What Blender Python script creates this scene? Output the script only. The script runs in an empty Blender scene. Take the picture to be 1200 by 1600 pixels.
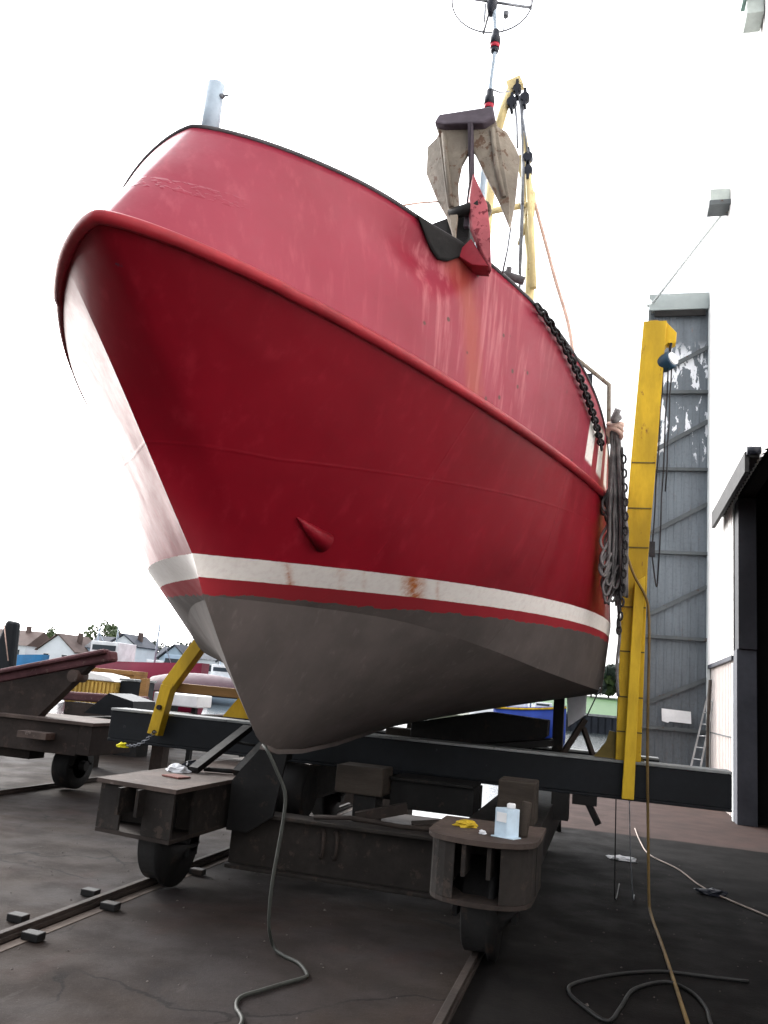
import bpy, bmesh, math, random
from mathutils import Vector, Matrix, noise as mnoise
random.seed(7)
R = math.radians
S = bpy.context.scene
COL = S.collection

# ------------------------------------------------------------------ helpers
def bm_new(): return bmesh.new()

def face(bm, vs, mi=0):
    try:
        f = bm.faces.new(vs); f.material_index = mi; return f
    except ValueError:
        return None

def box(bm, x0, x1, y0, y1, z0, z1, mi=0):
    v = [bm.verts.new((x, y, z)) for z in (z0, z1) for y in (y0, y1) for x in (x0, x1)]
    for q in ((0,2,3,1),(4,5,7,6),(0,1,5,4),(2,6,7,3),(0,4,6,2),(1,3,7,5)):
        face(bm, [v[i] for i in q], mi)

def beam(bm, a, b, w, h, up=(0,0,1), mi=0, w2=None, h2=None):
    """rectangular bar from a to b; w across, h along up"""
    a = Vector(a); b = Vector(b); d = (b-a).normalized(); up = Vector(up)
    s = d.cross(up)
    if s.length < 1e-4: s = d.cross(Vector((0,1,0)))
    s.normalize(); u = s.cross(d).normalized()
    w2 = w if w2 is None else w2; h2 = h if h2 is None else h2
    v = []
    for p, ww, hh in ((a,w,h),(b,w2,h2)):
        for i, j in ((-1,-1),(1,-1),(1,1),(-1,1)):
            v.append(bm.verts.new(p + s*(i*ww/2) + u*(j*hh/2)))
    for q in ((3,2,1,0),(4,5,6,7),(0,1,5,4),(1,2,6,5),(2,3,7,6),(3,0,4,7)):
        face(bm, [v[i] for i in q], mi)

def prism(bm, poly, vec, mi=0):
    vec = Vector(vec)
    a = [bm.verts.new(Vector(p)) for p in poly]; b = [bm.verts.new(Vector(p)+vec) for p in poly]
    face(bm, a[::-1], mi); face(bm, b, mi)
    n = len(poly)
    for i in range(n): face(bm, [a[i], a[(i+1)%n], b[(i+1)%n], b[i]], mi)

def tube(bm, pts, r, n=8, cap=True, radii=None, closed=False, mi=0):
    pts = [Vector(p) for p in pts]; m = len(pts); rings = []
    ref = None
    for i, p in enumerate(pts):
        if closed: d = pts[(i+1)%m]-pts[i-1]
        elif i == 0: d = pts[1]-pts[0]
        elif i == m-1: d = pts[-1]-pts[-2]
        else: d = (pts[i+1]-pts[i]).normalized()+(pts[i]-pts[i-1]).normalized()
        if d.length < 1e-9: d = Vector((0,0,1))
        d.normalize()
        if ref is None:
            ref = d.cross(Vector((0,0,1)))
            if ref.length < .1: ref = d.cross(Vector((1,0,0)))
        ref = (ref - d*ref.dot(d)); ref.normalize()
        o = d.cross(ref)
        rr = radii[i] if radii else r
        rings.append([bm.verts.new(p + ref*(rr*math.cos(2*math.pi*k/n)) + o*(rr*math.sin(2*math.pi*k/n))) for k in range(n)])
    for i in range(m if closed else m-1):
        A = rings[i]; B = rings[(i+1)%m]
        for k in range(n):
            f = face(bm, [A[k], A[(k+1)%n], B[(k+1)%n], B[k]], mi)
            if f: f.smooth = True
    if cap and not closed:
        face(bm, rings[0][::-1], mi); face(bm, rings[-1], mi)

def cyl(bm, a, b, r, n=20, mi=0, r2=None):
    tube(bm, [a, b], r, n, radii=[r, r if r2 is None else r2], mi=mi)

def curve_pts(pts, sub=6):
    pts = [Vector(p) for p in pts]; out = []
    P = [pts[0]*2-pts[1]] + pts + [pts[-1]*2-pts[-2]]
    for i in range(1, len(P)-2):
        for k in range(sub):
            t = k/sub
            p0, p1, p2, p3 = P[i-1:i+3]
            out.append(0.5*((2*p1)+(p2-p0)*t+(2*p0-5*p1+4*p2-p3)*t*t+(3*p1-p0-3*p2+p3)*t**3))
    out.append(pts[-1]); return out

def grid(bm, rows, mi=0, smooth=True, flip=False):
    V = [[bm.verts.new(Vector(p)) for p in r] for r in rows]
    for i in range(len(V)-1):
        for j in range(len(V[0])-1):
            q = [V[i][j], V[i][j+1], V[i+1][j+1], V[i+1][j]]
            f = face(bm, q[::-1] if flip else q, mi)
            if f: f.smooth = smooth
    return V

def root_of(o):
    while o.parent: o = o.parent
    return o

def build(name, bm, mats, parent=None, bevel=0, seg=2, recalc=True):
    if recalc: bmesh.ops.recalc_face_normals(bm, faces=bm.faces)
    me = bpy.data.meshes.new(name)
    off = Vector((0,0,0)) if parent is None else OFF[root_of(parent).name]
    if parent is not None: bmesh.ops.translate(bm, verts=bm.verts, vec=-off)
    bm.to_mesh(me); bm.free()
    if not isinstance(mats, (list, tuple)): mats = [mats]
    for m in mats: me.materials.append(m)
    o = bpy.data.objects.new(name, me); COL.objects.link(o)
    if parent is not None: o.parent = parent
    else: OFF[o.name] = Vector((0,0,0))
    if bevel:
        b = o.modifiers.new('bevel', 'BEVEL'); b.width = bevel; b.segments = seg; b.limit_method = 'ANGLE'; b.angle_limit = R(40)
    return o
OFF = {}

def thing(name, label, cat, loc=(0,0,0), group=None):
    o = bpy.data.objects.new(name, None); COL.objects.link(o)
    o.empty_display_size = .2; o.location = loc; OFF[o.name] = Vector(loc)
    o['label'] = label; o['category'] = cat
    if group: o['group'] = group
    return o

def tag(o, label, cat, group=None):
    o['label'] = label; o['category'] = cat
    if group: o['group'] = group
    # put the origin of a single-mesh thing at its base
    me = o.data; n = len(me.vertices)
    if n:
        xs = [v.co.x for v in me.vertices]; ys = [v.co.y for v in me.vertices]; zs = [v.co.z for v in me.vertices]
        c = Vector(((min(xs)+max(xs))/2, (min(ys)+max(ys))/2, min(zs)))
        me.transform(Matrix.Translation(-c)); o.location = o.location + c
    return o

def struct(name, bm, m, bevel=0):
    o = build(name, bm, m, None, bevel); o['kind'] = 'structure'; return o

def dup(root, loc, label=None, group=None, rotz=None):
    r = root.copy(); COL.objects.link(r); r.location = loc; OFF[r.name] = Vector(loc)
    if rotz is not None: r.rotation_euler = (0,0,rotz)
    if label: r['label'] = label
    if group: r['group'] = group
    def rec(src, dst):
        for ch in list(src.children):
            c = ch.copy(); COL.objects.link(c); c.parent = dst; rec(ch, c)
    rec(root, r)
    return r

# ------------------------------------------------------------------ materials
def nmat(name):
    m = bpy.data.materials.new(name); m.use_nodes = True
    nt = m.node_tree; nt.nodes.clear()
    out = nt.nodes.new('ShaderNodeOutputMaterial'); b = nt.nodes.new('ShaderNodeBsdfPrincipled')
    nt.links.new(b.outputs[0], out.inputs[0])
    return m, nt, b

class N:
    def __init__(s, nt): s.nt = nt
    def node(s, t, **kw):
        n = s.nt.nodes.new(t)
        for k, v in kw.items(): setattr(n, k, v)
        return n
    def link(s, a, b): s.nt.links.new(a, b)
    def setin(s, n, i, v):
        if hasattr(v, 'is_linked') or isinstance(v, bpy.types.NodeSocket): s.link(v, n.inputs[i])
        else: n.inputs[i].default_value = v
    def math(s, op, a, b=0.0, c=None, clamp=False):
        n = s.node('ShaderNodeMath', operation=op); n.use_clamp = clamp
        s.setin(n, 0, a); s.setin(n, 1, b)
        if c is not None: s.setin(n, 2, c)
        return n.outputs[0]
    def pos(s):
        return s.node('ShaderNodeNewGeometry').outputs['Position']
    def objc(s):
        return s.node('ShaderNodeTexCoord').outputs['Object']
    def sep(s, v):
        n = s.node('ShaderNodeSeparateXYZ'); s.link(v, n.inputs[0]); return n.outputs
    def mapv(s, v, scale=(1,1,1), loc=(0,0,0)):
        n = s.node('ShaderNodeMapping'); s.link(v, n.inputs[0]); n.inputs['Scale'].default_value = scale; n.inputs['Location'].default_value = loc
        return n.outputs[0]
    def noise(s, v, scale=5, detail=5, rough=.55, dist=0):
        n = s.node('ShaderNodeTexNoise'); s.link(v, n.inputs['Vector'])
        n.inputs['Scale'].default_value = scale; n.inputs['Detail'].default_value = detail
        n.inputs['Roughness'].default_value = rough; n.inputs['Distortion'].default_value = dist
        return n.outputs['Fac']
    def step(s, v, lo, hi):
        n = s.node('ShaderNodeMapRange'); n.interpolation_type = 'SMOOTHSTEP'; n.clamp = True
        s.setin(n, 0, v); n.inputs[1].default_value = lo; n.inputs[2].default_value = hi
        return n.outputs[0]
    def mix(s, f, a, b):
        n = s.node('ShaderNodeMix', data_type='RGBA')
        s.setin(n, 0, f)
        for i, v in ((6, a), (7, b)):
            if isinstance(v, bpy.types.NodeSocket): s.link(v, n.inputs[i])
            else: n.inputs[i].default_value = (*v, 1) if len(v) == 3 else v
        return n.outputs[2]
    def mixf(s, f, a, b):
        n = s.node('ShaderNodeMix', data_type='FLOAT'); s.setin(n, 0, f); s.setin(n, 2, a); s.setin(n, 3, b); return n.outputs[0]
    def bump(s, h, strength=.3, dist=.01):
        n = s.node('ShaderNodeBump'); n.inputs['Strength'].default_value = strength; n.inputs['Distance'].default_value = dist
        s.link(h, n.inputs['Height']); return n.outputs[0]

def simple(name, col, rough=.6, metal=0, var=.25, scale=4, bump=.0, col2=None, spots=None, spot_amt=.62, spec=.2, stretch=(1,1,1), coat=0):
    """base colour with large and small scale variation, optional second colour and wear spots"""
    m, nt, b = nmat(name); g = N(nt)
    v = g.mapv(g.pos(), stretch)
    big = g.noise(v, scale*.35, 4); small = g.noise(v, scale*4, 6, .65)
    c2 = col2 if col2 else tuple(c*(1-var) for c in col)
    c1 = tuple(min(1, c*(1+var*.5)) for c in col)
    c = g.mix(g.step(big, .35, .65), c1, c2)
    c = g.mix(g.math('MULTIPLY', g.step(small, .35, .75), var), c, tuple(x*.55 for x in col))
    if spots:
        sp = g.noise(v, scale*1.7, 8, .7)
        c = g.mix(g.step(sp, spot_amt, spot_amt+.06), c, spots)
    g.link(c, b.inputs['Base Color'])
    g.link(g.mixf(small, max(.05, rough-.12), min(1, rough+.12)), b.inputs['Roughness'])
    b.inputs['Metallic'].default_value = metal
    b.inputs['Specular IOR Level'].default_value = spec
    if coat: b.inputs['Coat Weight'].default_value = coat; b.inputs['Coat Roughness'].default_value = .15
    if bump: g.link(g.bump(small, bump, .01), b.inputs['Normal'])
    return m

RED = (.172, .0032, .010)
RED2 = (.14, .0025, .008)

def hull_material():
    m, nt, b = nmat('hull_paint'); g = N(nt)
    P = g.pos(); x, y, z = g.sep(P)
    s = g.math('MAXIMUM', g.math('SUBTRACT', y, 3.869), 0.0)
    s = g.math('MINIMUM', s, 4.6)
    zb = g.math('ADD', g.math('ADD', 2.197, g.math('MULTIPLY', s, .097)), g.math('MULTIPLY', g.math('MULTIPLY', s, s), -.014))
    d = g.math('SUBTRACT', z, zb)
    big = g.noise(P, 1.3, 4); fine = g.noise(P, 26, 6, .65)
    red = g.mix(g.step(big, .35, .7), RED, RED2)
    red = g.mix(g.math('MULTIPLY', g.step(g.noise(g.mapv(P,(6,6,1.0)), 1.6, 5, .6), .52, .75), .35), red, (.27,.016,.028))
    # thin scratches and scuffs
    sc = g.step(g.noise(g.mapv(P,(3,3,9)), 9, 8, .75), .70, .74)
    red = g.mix(g.math('MULTIPLY', sc, .5), red, (.12,.02,.02))
    white = g.mix(g.step(fine, .4, .8), (.80,.76,.72), (.70,.64,.61))
    # rust runs on the band
    rust = 0.0
    for (yc, w, a) in ((4.30,.05,.75),(4.58,.10,.45),(5.03,.14,1.0),(5.2,.05,.5),(4.72,.05,.4)):
        k = g.math('SUBTRACT', 1.0, g.math('DIVIDE', g.math('ABSOLUTE', g.math('SUBTRACT', g.math('ADD', y, g.math('MULTIPLY', d, 1.5)), yc)), w), clamp=True)
        rust = g.math('ADD', rust, g.math('MULTIPLY', k, a))
    rn = g.noise(g.mapv(P,(12,12,5)), 1.5, 7, .7)
    rust = g.step(g.math('MULTIPLY', rust, g.math('ADD', g.math('MULTIPLY', rn, 1.6), -.15)), .12, .75)
    rust = g.math('MULTIPLY', rust, g.math('MULTIPLY', g.step(x, -2.1, -2.0), g.step(d, .04, -.02)))
    rust = g.math('MULTIPLY', rust, g.step(d, -.2, -.1))
    white = g.mix(rust, white, (.42,.12,.02))
    grey = g.mix(g.step(g.noise(P, 2.2, 6, .6), .3, .7), (.098,.082,.077), (.070,.060,.056))
    grey = g.mix(g.math('MULTIPLY', g.step(g.noise(g.mapv(P,(5,5,1.5)), 3, 6, .7), .55, .75), .5), grey, (.15,.13,.12))
    grey = g.mix(g.math('MULTIPLY', g.step(fine, .6, .8), .35), grey, (.07,.06,.055))
    rag = g.math('MULTIPLY', g.math('SUBTRACT', g.noise(g.mapv(P,(1,1,.3)), 9, 5, .6), .5), .07)
    dr = g.math('ADD', d, rag)
    thick = g.step(y, 4.0, 7.5)
    lo = g.math('ADD', -.205, g.math('MULTIPLY', thick, .03))
    redlow = g.step(g.math('SUBTRACT', dr, lo), -.004, .004)
    wob = g.math('MULTIPLY', g.math('SUBTRACT', g.noise(P, 14, 3), .5), .006)
    c = g.mix(redlow, grey, (.27,.02,.028))
    c = g.mix(g.step(g.math('ADD', d, wob), -.119, -.116), c, white)
    c = g.mix(g.step(g.math('ADD', d, wob), -.0015, .0015), c, red)
    # dark gash in the paint below the strake near the stem
    gy = g.math('SUBTRACT', y, 2.86); gz = g.math('SUBTRACT', z, 3.235)
    e = g.math('ADD', g.math('MULTIPLY', g.math('MULTIPLY', gy, gy), 1/.0005), g.math('MULTIPLY', g.math('MULTIPLY', gz, gz), 1/.0030))
    e = g.math('ADD', e, g.math('MULTIPLY', g.math('SUBTRACT', g.noise(P, 40, 4), .5), 1.6))
    gs = g.math('MULTIPLY', g.step(e, 1.0, .6), g.step(x, -2.5, -2.4))
    c = g.mix(gs, c, (.03,.03,.045))
    # rusty scrape low down where the side turns
    rz = g.math('MULTIPLY', g.step(y, 6.9, 7.4), g.step(g.math('ADD', d, g.math('MULTIPLY', rn, .3)), .50, .30))
    rz = g.math('MULTIPLY', rz, g.step(d, .0, .04))
    c = g.mix(g.math('MULTIPLY', g.math('MULTIPLY', rz, .45), g.step(rn, .4, .6)), c, (.20,.06,.025))
    g.link(c, b.inputs['Base Color'])
    isred = g.step(d, -.12, -.10)
    g.link(g.mixf(isred, .8, g.mixf(fine, .34, .48)), b.inputs['Roughness'])
    b.inputs['Specular IOR Level'].default_value = .16
    # plate ripple + fine orange peel
    rip = g.noise(g.mapv(P,(1,1,1)), 2.6, 2, .4)
    fr = g.math('POWER', g.math('ABSOLUTE', g.math('SINE', g.math('MULTIPLY', g.math('ADD', y, g.math('MULTIPLY', z, .12)), 6.6))), 6.0)
    rip = g.math('ADD', rip, g.math('MULTIPLY', fr, .22))
    h = g.math('ADD', g.math('MULTIPLY', rip, 1.0), g.math('MULTIPLY', fine, .03))
    for (e, cst) in ((g.math('ADD', d, g.math('MULTIPLY', y, -.06)), .28), (g.math('ADD', y, g.math('MULTIPLY', z, .1)), 4.95), (g.math('ADD', y, g.math('MULTIPLY', z, .1)), 6.25)):
        sm = g.step(g.math('ABSOLUTE', g.math('SUBTRACT', e, cst)), .012, .0)
        h = g.math('ADD', h, g.math('MULTIPLY', g.math('MULTIPLY', sm, g.math('ADD', fine, .3)), .10))
    g.link(g.bump(h, .25, .05), b.inputs['Normal'])
    return m

def bulwark_material():
    m, nt, b = nmat('bulwark_paint'); g = N(nt)
    P = g.pos(); x, y, z = g.sep(P)
    big = g.noise(P, 1.1, 4); fine = g.noise(P, 26, 6, .65)
    c = g.mix(g.step(big, .35, .7), (.222,.014,.034), (.185,.010,.024))  # lighting and lens veil put into a base pinker than the hull red
    # chalky runs
    st = g.noise(g.mapv(P,(7,7,.55)), 2.2, 7, .62)
    c = g.mix(g.math('MULTIPLY', g.step(st, .5, .75), .28), c, (.36,.075,.095))
    port = g.step(x, -1.3, -1.15)
    reg = g.math('MULTIPLY', port, g.math('MULTIPLY', g.step(y, 3.9, 4.2), g.step(y, 5.6, 4.9)))
    c = g.mix(g.math('MULTIPLY', g.math('MULTIPLY', reg, g.step(st, .48, .72)), .34), c, (.48,.20,.20))
    # brown rust run below the anchor
    k = g.math('SUBTRACT', 1.0, g.math('DIVIDE', g.math('ABSOLUTE', g.math('SUBTRACT', g.math('ADD', y, g.math('MULTIPLY', g.math('SUBTRACT', z, 3.7), .25)), 4.47)), .16), clamp=True)
    rr = g.math('MULTIPLY', g.math('MULTIPLY', k, g.math('ADD', g.noise(g.mapv(P,(14,14,1.4)), 2, 7, .65), .25)), port)
    c = g.mix(g.math('MULTIPLY', g.step(rr, .15, .7), .55), c, (.26,.055,.025))
    # pin-hole rust spots
    vo = g.node('ShaderNodeTexVoronoi'); vo.inputs['Scale'].default_value = 9; g.link(P, vo.inputs['Vector'])
    dots = g.math('MULTIPLY', g.step(vo.outputs['Distance'], .16, .09), g.step(g.noise(P, 3.2, 2), .52, .6))
    c = g.mix(g.math('MULTIPLY', dots, g.math('MULTIPLY', port, g.step(y,3.6,4.0))), c, (.07,.02,.015))
    # worn white strokes left of an old painted mark further aft
    wy = g.math('MULTIPLY', g.step(y, 6.15, 6.3), g.step(y, 7.4, 7.2))
    wz = g.math('MULTIPLY', g.step(z, 3.42, 3.46), g.step(z, 3.84, 3.80))
    str_ = g.step(g.math('SINE', g.math('MULTIPLY', y, 16.0)), -.25, -.1)
    wh = g.math('MULTIPLY', g.math('MULTIPLY', wy, wz), g.math('MULTIPLY', str_, port))
    c = g.mix(g.math('MULTIPLY', wh, g.step(fine, .75, .55)), c, (.66,.64,.60))
    g.link(c, b.inputs['Base Color'])
    g.link(g.mixf(fine, .36, .54), b.inputs['Roughness']); b.inputs['Specular IOR Level'].default_value = .25
    rip = g.noise(P, 2.4, 2, .4)
    fr = g.math('POWER', g.math('ABSOLUTE', g.math('SINE', g.math('MULTIPLY', g.math('ADD', y, g.math('MULTIPLY', z, .12)), 6.6))), 6.0)
    rip = g.math('ADD', rip, g.math('MULTIPLY', fr, .22))
    h = g.math('ADD', rip, g.math('MULTIPLY', fine, .03))
    zc = g.math('ADD', 3.735, g.math('MULTIPLY', g.math('ADD', x, 2.1), .10))
    em = g.math('MULTIPLY', g.step(g.math('ABSOLUTE', g.math('SUBTRACT', z, zc)), .045, .03), g.step(y, 3.25, 3.15))
    h = g.math('ADD', h, g.math('MULTIPLY', g.math('MULTIPLY', em, g.step(g.noise(g.mapv(P,(22,10,26)), 1.4, 2, .4), .48, .56)), .35))
    g.link(g.bump(h, .3, .05), b.inputs['Normal'])
    return m

def ground_material():
    m, nt, b = nmat('yard_concrete'); g = N(nt)
    P = g.pos(); x, y, z = g.sep(P)
    big = g.noise(P, .55, 5, .55, .4); mid = g.noise(P, 2.3, 6, .6); fine = g.noise(P, 38, 7, .7)
    c = g.mix(g.step(big, .36, .64), (.028,.0195,.0145), (.0285,.0245,.0245))
    c = g.mix(g.math('MULTIPLY', g.step(mid, .4, .7), .6), c, (.014,.0112,.0098))
    c = g.mix(g.math('MULTIPLY', g.step(g.noise(P, 1.1, 4, .5, .8), .55, .7), .5), c, (.036,.020,.017))
    sp = g.step(g.noise(P, 7.5, 8, .7), .67, .72)
    c = g.mix(g.math('MULTIPLY', sp, .6), c, (.085,.078,.074))
    c = g.mix(g.math('MULTIPLY', g.step(fine, .5, .8), .45), c, (.016,.014,.013))
    c = g.mix(g.math('MULTIPLY', g.step(g.noise(P, .9, 7, .6, 1.5), .60, .66), .5), c, (.018,.016,.017))
    ck = g.node('ShaderNodeTexVoronoi', feature='DISTANCE_TO_EDGE'); ck.inputs['Scale'].default_value = .55
    wv = g.node('ShaderNodeVectorMath', operation='ADD'); nn = g.node('ShaderNodeTexNoise'); nn.inputs['Scale'].default_value = 2.2; nn.inputs['Detail'].default_value = 5; g.link(P, nn.inputs['Vector'])
    sc_ = g.node('ShaderNodeVectorMath', operation='SCALE'); sc_.inputs['Scale'].default_value = .5; g.link(nn.outputs['Color'], sc_.inputs[0]); g.link(P, wv.inputs[0]); g.link(sc_.outputs[0], wv.inputs[1]); g.link(wv.outputs[0], ck.inputs['Vector'])
    crack = g.math('MULTIPLY', g.step(ck.outputs['Distance'], .009, .003), g.step(g.noise(P, .8, 2), .46, .56))
    c = g.mix(g.math('MULTIPLY', crack, .8), c, (.008,.007,.007))
    grit = g.step(g.noise(P, 85, 3, .7), .60, .66)
    c = g.mix(g.math('MULTIPLY', grit, .45), c, (.065,.057,.053))
    st2 = g.step(g.noise(g.mapv(P,(1,.5,1)), 3.1, 8, .72, .6), .62, .70)
    c = g.mix(g.math('MULTIPLY', st2, .35), c, (.066,.060,.057))
    # tarmac right of the right-hand rail, wall and boat shade put into its colour; pinker slab beyond
    tar = g.step(x, -.74, -.70)
    c = g.mix(tar, c, g.mix(g.step(mid,.35,.7), (.0075,.0068,.0064), (.005,.0047,.0047)))
    yy = g.math('ADD', y, g.math('MULTIPLY', g.math('SUBTRACT', mid, .5), .25))
    pink = g.math('MULTIPLY', tar, g.step(yy, 11.9, 12.05))
    c = g.mix(pink, g.mix(.27, c, (.003,.002,.002)), g.mix(g.step(mid,.35,.7), (.055,.036,.032), (.044,.033,.030)))
    g.link(c, b.inputs['Base Color'])
    g.link(g.mixf(g.step(mid,.3,.7), .75, .95), b.inputs['Roughness'])
    b.inputs['Specular IOR Level'].default_value = .06
    h = g.math('ADD', g.math('MULTIPLY', fine, .6), mid)
    g.link(g.bump(h, .35, .012), b.inputs['Normal'])
    return m

def water_material():
    m, nt, b = nmat('harbour_water'); g = N(nt)
    P = g.pos()
    b.inputs['Base Color'].default_value = (.05,.06,.06,1); b.inputs['Roughness'].default_value = .06
    b.inputs['IOR'].default_value = 1.33
    h = g.math('ADD', g.noise(g.mapv(P,(1,2.2,1)), 1.6, 4, .6), g.math('MULTIPLY', g.noise(g.mapv(P,(1,2,1)), 7, 3), .3))
    g.link(g.bump(h, .25, .12), b.inputs['Normal'])
    return m

def door_material():
    m, nt, b = nmat('door_sheeting'); g = N(nt)
    P = g.pos(); x, y, z = g.sep(P)
    n1 = g.noise(g.mapv(P,(1,1,.25)), 2, 5); fine = g.noise(P, 20, 6, .65)
    c = g.mix(g.step(n1,.35,.7), (.125,.148,.17), (.09,.108,.125))
    c = g.mix(g.math('MULTIPLY', g.step(fine,.45,.75),.35), c, (.045,.05,.055))
    pe = g.noise(g.mapv(P,(3.0,1,1.0)), 1.9, 7, .62, .5)
    reg = g.math('MULTIPLY', g.step(z, 6.9, 7.3), g.step(z, 9.9, 9.4))
    c = g.mix(g.math('MULTIPLY', g.step(pe,.545,.565), reg), c, (.74,.76,.80))
    c = g.mix(g.math('MULTIPLY', g.step(g.noise(g.mapv(P,(6,1,.7)),2,6,.7),.64,.7),.6), c, (.20,.10,.06))
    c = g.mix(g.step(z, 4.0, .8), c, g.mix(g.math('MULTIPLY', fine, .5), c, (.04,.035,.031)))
    g.link(c, b.inputs['Base Color']); b.inputs['Roughness'].default_value = .6
    return m

def cladding_material(name, col):
    m, nt, b = nmat(name); g = N(nt)
    P = g.pos()
    st = g.noise(g.mapv(P,(4,4,.18)), 2.2, 6, .6); fine = g.noise(P, 30, 5)
    c = g.mix(g.math('MULTIPLY', g.step(st,.45,.75),.5), col, tuple(v*.72 for v in col))
    c = g.mix(g.math('MULTIPLY', g.step(fine,.5,.8),.2), c, tuple(v*.6 for v in col))
    g.link(c, b.inputs['Base Color']); b.inputs['Roughness'].default_value = .55
    return m

def leaf_material(name, a, bcol):
    m, nt, b = nmat(name); g = N(nt)
    oi = g.noise(g.pos(), 1.2, 3)
    g.link(g.mix(g.step(oi,.3,.7), a, bcol), b.inputs['Base Color']); b.inputs['Roughness'].default_value = .7
    return m

M = {}
M['hull'] = hull_material(); M['bulwark'] = bulwark_material(); M['ground'] = ground_material(); M['water'] = water_material()
M['door'] = door_material()
M['redbar'] = simple('strake_red_paint', (.27,.016,.024), .42, var=.3, scale=5, bump=.15, spots=(.05,.035,.03), spot_amt=.70)
M['redworn'] = simple('worn_red_paint', (.36,.085,.10), .55, var=.3, scale=10, bump=.2, spots=(.12,.012,.02), spot_amt=.54)
M['darkred'] = simple('dark_red_paint', (.20,.012,.022), .5, var=.3, scale=6)
M['cap'] = simple('rail_capping', (.075,.07,.075), .6, var=.4, scale=9, spots=(.16,.09,.06))
M['steel'] = simple('black_steel', (.0085,.008,.008), .65, var=.4, scale=4, bump=.3, spots=(.02,.014,.011), spot_amt=.58)
M['rust'] = simple('rusty_steel', (.028,.021,.018), .8, var=.4, scale=5, bump=.35, spots=(.038,.026,.021), spot_amt=.58)
M['dusty'] = simple('dusty_brown_steel', (.021,.0175,.0155), .85, var=.4, scale=5, bump=.3, spots=(.036,.027,.022), spot_amt=.56)
M['rustlight'] = simple('pale_steel_top', (.075,.056,.048), .85, var=.35, scale=6, bump=.3, spots=(.12,.095,.085), spot_amt=.6)  # paler steel for the plate tops
M['navy'] = simple('blueblack_paint', (.0045,.006,.0085), .55, var=.35, scale=4, bump=.2, spots=(.035,.04,.045), spot_amt=.66)
M['dust'] = simple('dusty_top', (.22,.23,.23), .85, var=.3, scale=5, spots=(.05,.05,.055), spot_amt=.6)
M['yellow'] = simple('yellow_paint', (.45,.285,.012), .55, var=.28, scale=5, bump=.2, spots=(.17,.08,.015), spot_amt=.62, stretch=(2,2,.6))
M['yellow2'] = simple('pale_yellow_paint', (.53,.345,.02), .55, var=.22, scale=6, bump=.2, spots=(.24,.12,.03), spot_amt=.63, stretch=(2,2,.6))
M['olive'] = simple('dirty_yellow_paint', (.11,.08,.018), .6, var=.35, scale=4, spots=(.04,.03,.02))
M['mastyellow'] = simple('glare_mast_yellow', (.60,.49,.25), .5, var=.25, scale=8, spots=(.28,.17,.07), spot_amt=.6)  # overexposed glare put into the yellow as a paler colour
M['ropepink'] = simple('pale_rope', (.52,.36,.30), .85, var=.2, scale=20)
M['galv'] = simple('galvanised_grey', (.21,.18,.145), .7, var=.35, scale=9, bump=.4, spots=(.10,.06,.04), spot_amt=.55)
M['crown'] = simple('dark_anchor_crown', (.07,.055,.07), .6, var=.35, scale=9, bump=.2)
M['black'] = simple('black_plastic', (.015,.017,.025), .4, var=.3, scale=8)
M['lampred'] = simple('lamp_red', (.35,.02,.04), .35, var=.2, scale=8)
M['bluegrey'] = simple('bluegrey_paint', (.30,.36,.42), .5, var=.2, scale=9)
M['wire'] = simple('steel_wire', (.20,.21,.23), .45, metal=.5, var=.3, scale=20)
M['rope'] = simple('weathered_net', (.16,.15,.15), .95, var=.45, scale=25, bump=.5)
M['chain'] = simple('chain_steel', (.028,.026,.028), .55, metal=.3, var=.4, scale=20)
M['cable'] = simple('grey_cable', (.032,.034,.030), .6, var=.3, scale=10)
M['blackcable'] = simple('black_hose', (.012,.012,.012), .5, var=.3, scale=10)
M['hose'] = simple('orange_hose', (.13,.085,.03), .6, var=.3, scale=8)
M['palecord'] = simple('pale_cord', (.30,.25,.22), .8, var=.2, scale=10)
M['cladwhite'] = cladding_material('white_cladding', (.80,.78,.76))
M['cladpink'] = cladding_material('shaded_cladding', (.56,.50,.47))  # pinkish sheeting with the boat's shade put into a darker colour
M['frame'] = simple('door_jamb_steel', (.06,.063,.075), .6, var=.25, scale=3)
M['trim'] = simple('pale_trim', (.66,.70,.70), .5, var=.12, scale=4)
M['girt'] = simple('steel_girt', (.085,.095,.10), .6, var=.2, scale=5, spots=(.06,.03,.02), spot_amt=.6)
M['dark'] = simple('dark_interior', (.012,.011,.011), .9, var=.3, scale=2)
M['darkbrown'] = simple('dark_canopy', (.035,.034,.034), .7, var=.3, scale=4)
M['lampgreen'] = simple('lamp_housing', (.36,.40,.38), .5, var=.2, scale=5)
M['alu'] = simple('aluminium', (.42,.42,.42), .4, metal=.6, var=.2, scale=15)
M['maroon'] = simple('maroon_padding', (.10,.045,.05), .9, var=.35, scale=8, bump=.4, spots=(.16,.11,.10), spot_amt=.6)
M['white'] = simple('white_paint', (.74,.75,.76), .45, var=.12, scale=5)
M['paleblue'] = simple('pale_blue_carton', (.50,.62,.72), .5, var=.1, scale=20)
M['rag'] = simple('yellow_rag', (.52,.36,.03), .9, var=.3, scale=25, bump=.4)
M['rag2'] = simple('bright_yellow_strap', (.70,.62,.02), .8, var=.2, scale=25)
M['whiterag'] = simple('white_cloth', (.66,.67,.70), .9, var=.15, scale=20)
M['brick'] = simple('reddish_offcut', (.16,.07,.06), .9, var=.2, scale=20)
M['timber'] = simple('orange_timber', (.26,.14,.05), .7, var=.25, scale=6, stretch=(.4,3,3))
M['block'] = simple('timber_block', (.040,.032,.026), .85, var=.3, scale=8, bump=.3, stretch=(.5,2,3))
M['crate'] = simple('yellow_slats', (.46,.30,.07), .7, var=.25, scale=5)
M['tarp'] = simple('white_tarp', (.78,.77,.74), .6, var=.1, scale=6)
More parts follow.
